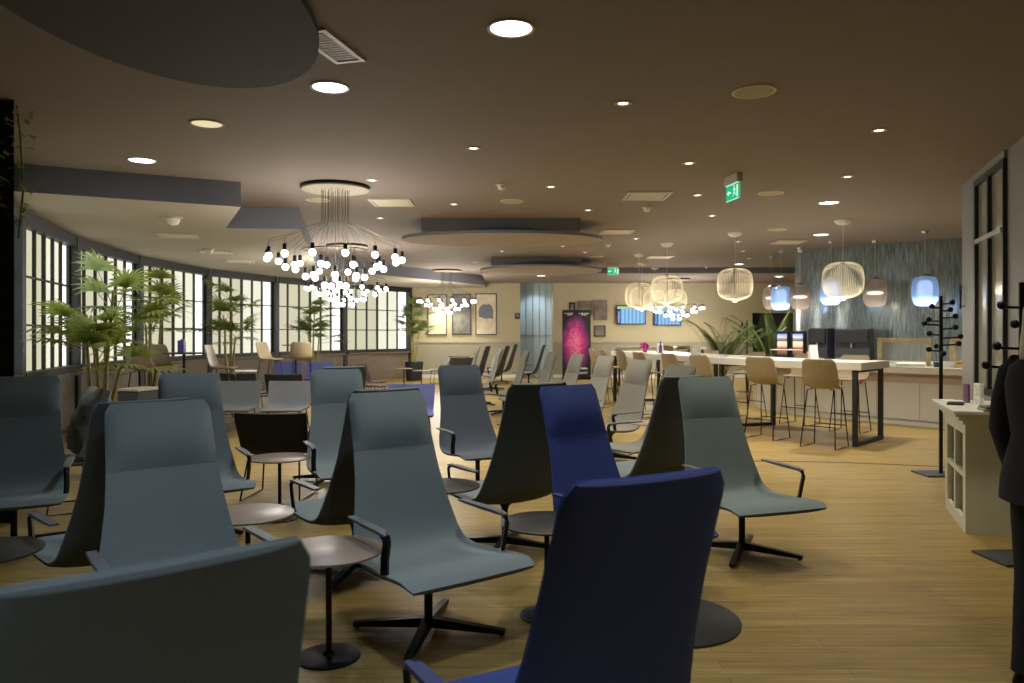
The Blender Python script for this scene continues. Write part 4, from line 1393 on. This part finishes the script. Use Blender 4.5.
# flight screens
m = bpy.data.materials.new('departures_screen')
m.use_nodes = True
nt = m.node_tree
nt.nodes.clear()
tc = nt.nodes.new('ShaderNodeTexCoord')
sp = nt.nodes.new('ShaderNodeSeparateXYZ')
nt.links.new(tc.outputs['Generated'], sp.inputs[0])
wv = nt.nodes.new('ShaderNodeTexWave'); wv.bands_direction = 'X'; wv.inputs['Scale'].default_value = 2.3; wv.inputs['Distortion'].default_value = .4
nt.links.new(tc.outputs['Generated'], wv.inputs[0])
mx = nt.nodes.new('ShaderNodeMix'); mx.data_type = 'RGBA'
mx.inputs['A'].default_value = (.16, .42, .80, 1); mx.inputs['B'].default_value = (.42, .68, .92, 1)
nt.links.new(wv.outputs['Fac'], mx.inputs['Factor'])
g1 = nt.nodes.new('ShaderNodeMath'); g1.operation = 'GREATER_THAN'; g1.inputs[1].default_value = .87
nt.links.new(sp.outputs['Z'], g1.inputs[0])
m2_ = nt.nodes.new('ShaderNodeMix'); m2_.data_type = 'RGBA'; m2_.inputs['B'].default_value = (.45, .70, .35, 1)
nt.links.new(g1.outputs[0], m2_.inputs['Factor']); nt.links.new(mx.outputs['Result'], m2_.inputs['A'])
em = nt.nodes.new('ShaderNodeEmission'); em.inputs['Strength'].default_value = .95
oo_ = nt.nodes.new('ShaderNodeOutputMaterial')
nt.links.new(m2_.outputs['Result'], em.inputs['Color']); nt.links.new(em.outputs[0], oo_.inputs[0])
M['screen'] = m
M['icons'] = emis('screen_row_glow', (.75, .85, 1.0), .9)
M['navy'] = emis('screen_navy_glow', (.03, .10, .38), .6)
for px0, px1, py0, py1, lab in [(616, 645, 305.5, 324.5, 'wall screen showing a pale blue flight table, nearer the poster stand'),
                                (653, 680, 305.5, 325.5, 'wall screen showing a pale blue flight table, nearer the palm')]:
    x0, x1, z0, z1 = wx(px0), wx(px1), wz(py1), wz(py0)
    w, h = (x1 - x0) / 2, (z1 - z0) / 2
    t = thing('wall_screen', lab, 'screen', ((x0 + x1) / 2, FY - .12, (z0 + z1) / 2), R(-6))
    MB().box(-w, w, -.03, .04, -h, h, bevel=.008).build('housing', M['black'], t)
    MB().box(-w + .03, w - .03, -.034, -.0301, -h + .03, h - .03).build('display', M['screen'], t)
    MB().box(-w + .03, -w + .14, -.0375, -.0345, -h + .03, h - .12).build('side_column', M['navy'], t)
    r_ = MB()
    for k in range(7):
        z = -h + .06 + (2 * h - .24) * k / 7
        r_.box(-w + .05, -w + .11, -.041, -.038, z, z + .025)
    r_.build('flight_rows', M['icons'], t)
    MB().box(-.15, .15, .04, .12, -.12, .12).build('bracket', M['charcoal'], t)

# ------------------------------------------------------------------ plants
def palm(name, label, loc, stems, leafmat, pot, seed, group=None):
    """stems: list of (dx, dy, height, lean) each ending in a whorl of fans; pot: (radius, height, material)"""
    rnd = random.Random(seed)
    t = thing(name, label, 'plant', loc, 0, group)
    pr, ph, pm = pot
    MB().lathe([(pr * .8, 0), (pr, ph), (pr * .93, ph), (pr * .9, ph - .04)], 28, cap=False).add([], []).build('pot', pm, t, smooth=40)
    MB().lathe([(.001, ph - .05), (pr * .91, ph - .05)], 24, cap=False).build('soil', M['soil'], t)
    lf, st = MB(), MB()
    for dx, dy, h, fans in stems:
        top = Vector((dx * 1.6, dy * 1.6, h))
        base = Vector((dx * .4, dy * .4, ph - .06))
        mid = base.lerp(top, .5) + Vector((rnd.uniform(-.03, .03), rnd.uniform(-.03, .03), 0))
        st.tube([base, mid, top], [.030, .024, .014], 7)
        for k in range(fans):
            a = 2 * PI * k / fans + rnd.uniform(-.4, .4)
            s0 = base.lerp(top, rnd.uniform(.68, 1.0))
            el = rnd.uniform(.0, 1.1)
            L = rnd.uniform(.26, .48)
            d = Vector((math.cos(a) * math.cos(el), math.sin(a) * math.cos(el), math.sin(el)))
            tip = s0 + d * L
            st.tube([s0, s0 + d * L * .5 + Vector((0, 0, .02)), tip], [.006, .005, .004], 5)
            # fan of narrow leaflets
            side = d.cross(Vector((0, 0, 1)))
            side.normalize()
            up = side.cross(d).normalized()
            nl = rnd.randint(13, 17)
            for j in range(nl):
                u = -1 + 2 * j / (nl - 1)
                ang = u * 1.5
                ld = (d * math.cos(ang) + side * math.sin(ang)).normalized()
                ll = rnd.uniform(.28, .44) * (1 - .25 * abs(u))
                wd = .017
                sd = ld.cross(up).normalized()
                pts = []
                for q in range(5):
                    s = q / 4
                    c = tip + ld * ll * s + up * .05 * math.sin(s * PI * .8) - Vector((0, 0, 1)) * ll * .24 * s * s
                    ww = wd * (0.45 + 2.0 * s * (1 - s) * 1.1) * (1 if q < 4 else .15)
                    pts.append((c - sd * ww, c + up * .004, c + sd * ww))
                vs = [p for tr in pts for p in tr]
                fs = []
                for q in range(4):
                    fs += [(q * 3, q * 3 + 1, q * 3 + 4, q * 3 + 3), (q * 3 + 1, q * 3 + 2, q * 3 + 5, q * 3 + 4)]
                lf.add(vs, fs)
    st.build('stems', M['stem'], t, smooth=60)
    lf.build('fronds', leafmat, t, smooth=60)
    return t

def kentia(label, loc, n, Lf, h0, leafmat, pot, seed, spread=1.0):
    """arching feather fronds rising from one pot"""
    rnd = random.Random(seed)
    t = thing('potted_palm', label, 'plant', loc)
    pr, ph, pm = pot
    MB().lathe([(pr * .8, 0), (pr, ph), (pr * .93, ph), (pr * .9, ph - .04)], 28, cap=False).build('pot', pm, t, smooth=40)
    MB().lathe([(.001, ph - .05), (pr * .91, ph - .05)], 24, cap=False).build('soil', M['soil'], t)
    lf, st = MB(), MB()
    for k in range(n):
        a = 2 * PI * k / n + rnd.uniform(-.3, .3)
        L = Lf * rnd.uniform(.7, 1.1)
        el = rnd.uniform(.95, 1.5)
        g = rnd.uniform(.18, .42) * spread
        d0 = Vector((math.cos(a) * math.cos(el), math.sin(a) * math.cos(el), math.sin(el)))
        P = []
        for q in range(13):
            s = q / 12
            P.append(Vector((0, 0, ph - .05)) + d0 * L * s * h0 + Vector((math.cos(a) * .30 * s * s * L, math.sin(a) * .30 * s * s * L, -g * L * s * s * s)))
        st.tube(P, [.014 - .011 * q / 12 for q in range(13)], 6)
        for q in range(4, 13):
            for sub in range(3):
                s = (q + sub / 3 - .33) / 12
                i = min(int(s * 12), 11)
                p = P[i].lerp(P[i + 1], s * 12 - i)
                d = (P[i + 1] - P[i]).normalized()
                side = d.cross(Vector((0, 0, 1))).normalized()
                for sg in (-1, 1):
                    ll = .30 * (1 - abs(s - .55) * 1.2) * Lf
                    ld = (side * sg * .85 + d * .6 + Vector((0, 0, .1))).normalized()
                    sd = ld.cross(Vector((0, 0, 1))).normalized()
                    tr = []
                    for e in range(4):
                        v = e / 3
                        c = p + ld * ll * v - Vector((0, 0, 1)) * ll * .5 * v * v
                        ww = .026 * (.5 + 1.6 * v * (1 - v)) * (1 if e < 3 else .1)
                        tr += [c - sd * ww, c + sd * ww]
                    lf.add(tr, [(0, 1, 3, 2), (2, 3, 5, 4), (4, 5, 7, 6)])
    st.build('stems', M['stem'], t, smooth=60)
    lf.build('fronds', leafmat, t, smooth=60)
    return t

PB = (.20, .38, M['charcoal'])
palm('potted_palm', 'tall fan palm rising behind the teal-grey chairs, closest to the viewer', (-4.36, 8.05, 0), [(-.10, 0, 1.62, 7), (.06, .05, 1.95, 8), (.02, -.08, 1.35, 6), (.13, .02, 1.2, 5)], M['green'], PB, 3)
palm('potted_palm', 'fan palm against the second window, behind the beige high stool', (-6.3, 13.25, .15), [(.0, 0, 1.75, 8), (.1, .06, 2.0, 8), (-.08, .05, 1.5, 7)], M['green'], PB, 8)
palm('potted_palm', 'slender fan palm in front of the fourth window from the pillar', (-5.35, 14.4, .15), [(.03, 0, 1.95, 7), (-.07, .04, 1.6, 7), (.08, -.03, 1.3, 6)], M['greend'], PB, 11)
palm('potted_palm', 'fan palm over the tan high stools in front of the fifth window', (-5.1, 19.5, 0), [(.02, 0, 2.05, 8), (-.1, .04, 1.7, 7), (.1, -.03, 1.45, 6)], M['greend'], PB, 14)
palm('potted_palm', 'fan palm in a black pot at the corner of windows and cream wall', (-3.12, 24.2, 0), [(.0, 0, 2.3, 9), (.1, .0, 1.6, 7), (-.08, .05, 1.9, 7)], M['greend'], (.30, .6, M['blackmatt']), 21)
M['kentia'] = leaf('kentia_leaf', (0.055, 0.10, 0.028))
kentia('broad feathery palm showing above the bar table under the lone wire cage', (5.05, 18.1, 0), 14, 1.15, 1.5, M['kentia'], (.24, .5, M['whitepaint']), 5)
kentia('upright feathery palm by the dark doorway beside the drink dispensers', (7.45, 21.9, 0), 14, 1.3, 1.6, M['kentia'], (.24, .5, M['blackmatt']), 9, .75)
t = thing('climbing_plant', 'dim leafy greenery clinging to the black pillar top', 'plant', (-3.85, 6.02, 2.75))
rnd = random.Random(4)
lf, st = MB(), MB()
st.tube([(-.05, -.015, -.5), (.0, -.03, -.1), (-.03, -.02, .3), (-.06, -.02, .55)], .008, 6)
for k in range(150):
    z = rnd.uniform(-.35, .5)
    p = Vector((rnd.uniform(-.45, .12) * (1 - abs(z) * .5), -rnd.uniform(.01, .10), z))
    a, e = rnd.uniform(0, 2 * PI), rnd.uniform(-.6, .6)
    d = Vector((math.cos(a) * math.cos(e), -abs(math.sin(a)) * math.cos(e), math.sin(e)))
    s = d.cross(Vector((0, 0, 1))).normalized()
    L = rnd.uniform(.05, .09)
    lf.add([p, p + d * L * .5 + s * L * .25, p + d * L, p + d * L * .5 - s * L * .25], [(0, 1, 2, 3)])
st.build('stems', M['stem'], t, smooth=60)
lf.build('foliage', M['green'], t)

t = thing('low_cabinet', 'dark grey low box cabinet with a pale top edge below the beige high stool', 'cabinet', (-4.87, 9.95, 0), R(-14))
MB().box(-.15, .15, -.22, .22, .06, .76, bevel=.006).build('body', M['dgrey'], t)
MB().box(-.165, .165, -.235, .235, .76, .79, bevel=.005).build('top', M['grillwhite'], t)
MB().box(-.13, .13, -.18, .18, 0, .06).build('plinth', M['blackmatt'], t)

# ------------------------------------------------------------------ coat stands
def coat_stand(x, y, h, rz, lab, pegs, m=None):
    t = thing('coat_stand', lab, 'coat stand', (x, y, 0), rz)
    MB().box(-.17, .17, -.17, .17, 0, .018, bevel=.004).build('base', M['slateplate'], t)
    MB().tube([(0.06, 0, .018), (0.06, 0, h)], .019, 12).build('pole', M['black'], t, smooth=60)
    for dx, z, dy in pegs:
        p = MB()
        d = Vector((dx, dy, 0))
        p.tube([(0.06, 0, z - .012), (0.06 + dx * .9, dy * .9, z - .006)], .009, 8)
        p.ball((0.06 + dx, dy, z + .006), .030, 12, 8)
        p.build('peg', M['black'], t, smooth=60)
k = 8.1 / F
pegs = [((px - 943) * k, CAMZ + (HOR - py) * k, dy) for px, py, dy in [
    (935, 307, .02), (951, 303, -.06), (955, 310, .05), (953, 317, -.08), (937, 320, .12), (926.5, 324, .0), (951, 328, -.12), (934, 334, .05), (964, 337, .03), (958, 344, -.05), (946, 347, .14), (934, 350, .06), (939, 354, -.12)]]
coat_stand(4.50, 8.08, 1.90, 0, 'black coat stand with ball pegs standing past the end of the white cabinet', pegs)
k = 5.05 / F
pegs2 = [((px - 1022) * k, CAMZ + (HOR - py) * k, dy) for px, py, dy in [
    (1004, 306, .03), (1009, 325, -.05), (998, 347, .02), (1014, 354, -.10), (988, 366, .03), (1007, 377, -.04), (1040, 312, .02), (1035, 335, .08), (1046, 352, -.03), (1038, 372, .05)]]
coat_stand(3.33, 5.05, 1.84, R(4), 'black coat stand with ball pegs directly behind the person in black', pegs2)
rr = random.Random(5)
coat_stand(5.97, 19.5, 1.84, 0, 'distant black coat stand beside the broad feathery palm', [(rr.uniform(.08, .22) * rr.choice((-1, 1)), 1.2 + .05 * q, rr.uniform(-.1, .1)) for q in range(12)])

# ------------------------------------------------------------------ white display cabinet
t = thing('display_cabinet', 'white open-shelf cabinet with stepped cornice by the person in black', 'cabinet', (3.40, 5.70, 0), math.atan2(.87, .34) - PI / 2)
# local y runs along the shelf front away from the camera, local x into the cabinet
LN, DP, HT = .90, .62, .90
MB().box(.0, DP, 0, LN, 0, .05).build('plinth', M['cabinet'], t)
for y in (0, LN - .03):
    MB().box(.0, DP, y, y + .03, .05, .82).build('side_panel', M['cabinet'], t)
MB().box(DP - .02, DP, .03, LN - .03, .05, .82).build('back_panel', M['cabinet'], t)
f = MB()
f.box(0, .03, .03, .10, .05, .82).box(0, .03, LN - .10, LN - .03, .05, .82).box(0, .03, LN / 2 - .03, LN / 2 + .03, .05, .82)
f.box(0, .03, .10, LN / 2 - .03, .05, .10).box(0, .03, LN / 2 + .03, LN - .10, .05, .10)
f.box(0, .03, .10, LN / 2 - .03, .74, .82).box(0, .03, LN / 2 + .03, LN - .10, .74, .82)
f.box(0, .03, .10, LN / 2 - .03, .41, .45).box(0, .03, LN / 2 + .03, LN - .10, .41, .45)
f.build('face_frame', M['cabinet'], t)
MB().box(.03, DP - .02, .03, LN - .03, .40, .43).build('shelf', M['cabinet'], t)
MB().box(.03, DP - .02, LN / 2 - .012, LN / 2 + .012, .05, .40).build('divider', M['cabinet'], t)
MB().box(.03, DP - .02, LN / 2 - .012, LN / 2 + .012, .43, .82).build('divider', M['cabinet'], t)
c = MB()
c.box(-.02, DP, -.02, LN + .02, .82, .85).box(-.05, DP, -.05, LN + .05, .85, .88).box(-.075, DP, -.075, LN + .075, .88, .90)
c.build('cornice', M['cabinet'], t)
MB().box(-.09, DP, -.09, LN + .09, .90, .925, bevel=.004).build('top', M['white'], t)
cabM = Matrix.Translation((3.40, 5.70, 0)) @ Matrix.Rotation(math.atan2(.87, .34) - PI / 2, 4, 'Z')
cabR = math.atan2(.87, .34) - PI / 2
ZT = .925
def on_cab(x, y, z=ZT):
    return cabM @ Vector((x, y, z))
def brochure(name, lab, cat, x, y, w, d, h, m, rz=0, z=ZT):
    o = thing(name, lab, cat, on_cab(x, y, z), cabR + rz)
    MB().box(-w / 2, w / 2, -d / 2, d / 2, 0, h, bevel=min(h, w, d) * .15).build('cover', m, o)
    MB().box(-w / 2 + .003, w / 2 + .001, -d / 2 + .003, d / 2 - .003, h * .15, h * .85).build('pages', M['paper'], o)
    return o
brochure('brochure_box', 'purple upright box on the white cabinet next to the white one', 'box', .13, .72, .02, .07, .155, M['purple'], 0.3)
brochure('brochure_box', 'speckled white upright box on the white cabinet beside the purple one', 'box', .19, .58, .03, .10, .17, m2, 0.3)
brochure('magazine', 'lime-edged magazine lying flat at the near end of the white cabinet', 'magazine', .30, .02, .40, .20, .018, M['leafgreen'], .05)
brochure('magazine', 'grey magazine on top of the lime-edged one', 'magazine', .28, .03, .34, .17, .014, M['slateplate'], .12, ZT + .019)
brochure('magazine', 'white open magazine at the far front corner of the white cabinet', 'magazine', .03, .80, .14, .2, .01, M['paper'], .4)
brochure('tablet_case', 'dark flat case on the white cabinet in front of the boxes', 'case', .02, .52, .12, .2, .014, M['blackmatt'], -.2)
for k, (x, y, h, lab) in enumerate([(.38, .60, .17, 'dark bottle on the white cabinet nearer the white box'), (.46, .40, .16, 'dark bottle on the white cabinet nearer the person')]):
    o = thing('bottle', lab, 'bottle', on_cab(x, y))
    MB().lathe([(.028, 0), (.03, .01), (.03, h * .65), (.014, h * .8), (.013, h)], 16).build('body', M['black'], o, smooth=40)
    MB().lathe([(.015, h), (.015, h + .015)], 12).build('cap', M['steel'], o)
o = thing('cup', 'small glass cup standing in the upper cubby of the white cabinet', 'cup', on_cab(.10, .22, .432))
MB().lathe([(.025, 0), (.035, .07), (.032, .07), (.023, .01)], 16).build('body', M['steel'], o, smooth=40)
MB().tube([(.033, 0, .055), (.055, 0, .05), (.05, 0, .025), (.03, 0, .02)], .005, 6).build('handle', M['steel'], o, smooth=60)
o = thing('bottle', 'dark bottle standing in the lower cubby of the white cabinet', 'bottle', on_cab(.12, .22, .052))
MB().lathe([(.03, 0), (.032, .14), (.014, .18), (.014, .22)], 16).build('body', M['slateplate'], o, smooth=40)
MB().lathe([(.016, .22), (.016, .235)], 12).build('cap', M['steel'], o)
o = thing('door_handle_plate', 'small brown pull handle on the grey wall end beside the mosaic', 'handle', MR @ Vector((0.10, -.03, 1.95)), math.atan2(-uR.y, -uR.x))
MB().box(-.012, .012, -.02, .0, -.15, .15, bevel=.004).build('plate', M['mottled'], o)
for s in (-1, 1):
    MB().box(-.008, .008, .0, .035, s * .11 - .008, s * .11 + .008).build('bolt', M['steel'], o)

# ------------------------------------------------------------------ the person at the edge
def skinned(name, joints, edges, m, parent, root=0, sub=2):
    me = bpy.data.meshes.new(name)
    me.from_pydata([j[0] for j in joints], edges, [])
    o = bpy.data.objects.new(name, me)
    COL.objects.link(o)
    o.parent = parent
    sk = o.modifiers.new('skin', 'SKIN')
    sk.use_smooth_shade = True
    for i, v in enumerate(me.skin_vertices[0].data):
        r = joints[i][1]
        v.radius = r if isinstance(r, tuple) else (r, r)
        v.use_root = (i == root)
    sb = o.modifiers.new('sub', 'SUBSURF')
    sb.levels = sb.render_levels = sub
    me.materials.append(m)
    return o
pr = thing('person', 'person in a black jacket and trousers with blonde hair at the picture edge', 'person', (2.235, 3.12, 0), R(97))
J, E = [], []
def jn(p, r, link=None):
    J.append((p, r))
    if link is not None: E.append((link, len(J) - 1))
    return len(J) - 1
pel = jn((0, 0, .93), (.13, .10))
wa = jn((0, .0, 1.07), (.115, .085), pel)
chs = jn((0, .01, 1.25), (.14, .095), wa)
nb = jn((0, .02, 1.40), (.062, .06), chs)
nk = jn((0, .005, 1.46), .052, nb)
h1 = jn((0, -.01, 1.525), (.066, .078), nk)
h2 = jn((0, -.005, 1.59), (.072, .088), h1)
h3 = jn((0, .005, 1.645), (.055, .068), h2)
for s in (-1, 1):
    sh = jn((s * .165, .02, 1.36), .055, chs)
    el = jn((s * .215, .045, 1.09), .040, sh)
    wr = jn((s * .215, -.02, .87), .027, el)
    pa = jn((s * .213, -.045, .80), (.018, .036), wr)
    for q, (oy, L) in enumerate(((-.030, .062), (-.010, .072), (.011, .068), (.030, .052))):
        a = jn((s * .211, -.05 + oy, .762), .0095, pa)
        b = jn((s * .205, -.052 + oy, .762 - L * .55), .0085, a)
        jn((s * .194, -.052 + oy, .762 - L), .0072, b)
    a = jn((s * .200, -.088, .80), .011, pa)
    jn((s * .190, -.105, .765), .009, a)
    hp = jn((s * .09, .0, .85), .082, pel)
    kn = jn((s * .10, -.01, .48), .056, hp)
    ak = jn((s * .10, .03, .09), .038, kn)
    jn((s * .108, -.11, .045), .032, ak)
skinned('body', J, E, M['skin'], pr)
def loft(mb, secs, n=24, cap=True):
    verts, faces = [], []
    for cx, cy, z, rx, ry in secs:
        for k in range(n):
            a = 2 * PI * k / n
            verts.append((cx + rx * math.cos(a), cy + ry * math.sin(a), z))
    for i in range(len(secs) - 1):
        for k in range(n):
            k2 = (k + 1) % n
            faces.append((i * n + k, i * n + k2, i * n + n + k2, i * n + n + k))
    if cap:
        faces += [tuple(range(n - 1, -1, -1)), tuple((len(secs) - 1) * n + k for k in range(n))]
    return mb.add(verts, faces)
jk = MB()
loft(jk, [(0, .0, .80, .235, .175), (0, .0, .88, .232, .17), (0, .0, .97, .212, .155), (0, .0, 1.07, .182, .135), (0, .01, 1.18, .195, .14), (0, .015, 1.29, .205, .14), (0, .02, 1.36, .190, .115), (0, .02, 1.405, .12, .085), (0, .02, 1.44, .082, .075)])
for s in (-1, 1):
    jk.tube([(s * .15, .02, 1.375), (s * .185, .025, 1.33), (s * .212, .04, 1.20), (s * .225, .045, 1.09), (s * .226, .01, .98), (s * .222, -.022, .868)], [.055, .068, .064, .060, .054, .046], 16)
jk.build('jacket', M['blackcloth'], pr, smooth=70)
tr = MB()
for s in (-1, 1):
    loft(tr, [(s * .105, .03, .07, .062, .072), (s * .104, .028, .14, .060, .07), (s * .103, .0, .48, .076, .082), (s * .096, .0, .72, .094, .10), (s * .085, .0, .90, .10, .115)], 18)
tr.build('trousers', M['blackcloth'], pr, smooth=70)
for s in (-1, 1):
    sh = MB()
    loft(sh, [(s * .108, -.025, 0, .045, .125), (s * .108, -.025, .03, .047, .128), (s * .108, -.01, .06, .042, .10), (s * .107, .03, .095, .04, .05)], 20)
    sh.build('shoe', M['black'], pr, smooth=60)
hr = MB()
loft(hr, [(0, .06, 1.33, .085, .035), (0, .065, 1.40, .105, .05), (0, .045, 1.47, .108, .075), (0, .028, 1.54, .098, .095), (0, .020, 1.60, .095, .105), (0, .018, 1.655, .078, .088), (0, .015, 1.69, .045, .052), (0, .012, 1.70, .012, .012)], 24)
hr.build('hair', M['hair'], pr, smooth=80)
fc = MB()
fc.ball((0, -.096, 1.565), (.012, .018, .020), 10, 6)
for s in (-1, 1):
    fc.ball((s * .085, .0, 1.565), (.012, .022, .032), 10, 6)
fc.build('nose_and_ears', M['skin'], pr, smooth=80)
for s in (-1, 1):
    MB().ball((s * .030, -.079, 1.585), (.013, .010, .009), 10, 6).build('eye', M['paper'], pr, smooth=80)
MB().ball((0, -.084, 1.520), (.024, .008, .007), 10, 6).build('mouth', mat('lip_colour', (.45, .16, .14), .5), pr, smooth=80)

# ------------------------------------------------------------------ chandelier light and added spots
def point(p, e, col, r=.2):
    d = bpy.data.lights.new('lamp_light', 'POINT')
    d.energy = e; d.color = col; d.shadow_soft_size = r; d.specular_factor = .25
    o = bpy.data.objects.new('lamp_light', d)
    COL.objects.link(o)
    o.location = p
for p, e in (((-2.22, 9.55, 2.15), 100), ((-3.45, 15.9, 2.1), 260), ((-1.9, 22.1, 2.1), 240), ((5.1, 23.6, 2.0), 190)):
    point(p, e, (1.0, .95, .88), .5)
# added fill spots without fittings, behind the viewer and through the room
for p, e, c in (((1.6, 1.2, CEIL), 38, NEUT), ((-1.7, -0.8, CEIL), 90, COOL), ((0.4, -1.2, CEIL), 110, COOL), ((-0.1, 2.5, CEIL), 48, COOL), ((3.0, 5.3, CEIL), 55, WARM), ((-2.9, 1.6, CEIL), 50, COOL), ((8.3, 10.8, CEIL), 80, WARM), ((8.6, 13.0, CEIL), 80, WARM), ((7.6, 22.0, 3.2), 50, WARM), ((0.83, 25.95, CEIL), 18, COOL), ((3.0, 24.3, 3.2), 40, WARM), ((-2.2, 24.9, 3.0), 70, WARM), ((6.2, 24.2, 3.2), 40, WARM)):
    lamp(p, e * K, c)

w = bpy.data.worlds.new('World')
S.world = w
w.use_nodes = True
w.node_tree.nodes['Background'].inputs[0].default_value = (0.02, 0.02, 0.022, 1)
w.node_tree.nodes['Background'].inputs[1].default_value = 0.2

cd = bpy.data.cameras.new('Camera')
cam = bpy.data.objects.new('Camera', cd)
COL.objects.link(cam)
cam.location = (0, 0, CAMZ)
cam.rotation_euler = (PI / 2, 0, 0)
cd.sensor_width = 36
cd.lens = 36 * F / 1024
cd.shift_y = -8.0 / 1024
cd.clip_start = 0.05
cd.dof.use_dof = True
cd.dof.focus_distance = 5.2
cd.dof.aperture_fstop = 3.2
S.camera = cam
S.view_settings.view_transform = 'Standard'
S.view_settings.look = 'None'
S.view_settings.exposure = 0.0
S.view_settings.gamma = 1.0
S.view_settings.use_curve_mapping = False
S.cycles.use_denoising = True
S.cycles.max_bounces = 8
S.cycles.diffuse_bounces = 4
S.cycles.transparent_max_bounces = 12
S.cycles.sample_clamp_indirect = 6
S.cycles.caustics_reflective = False
S.cycles.caustics_refractive = False
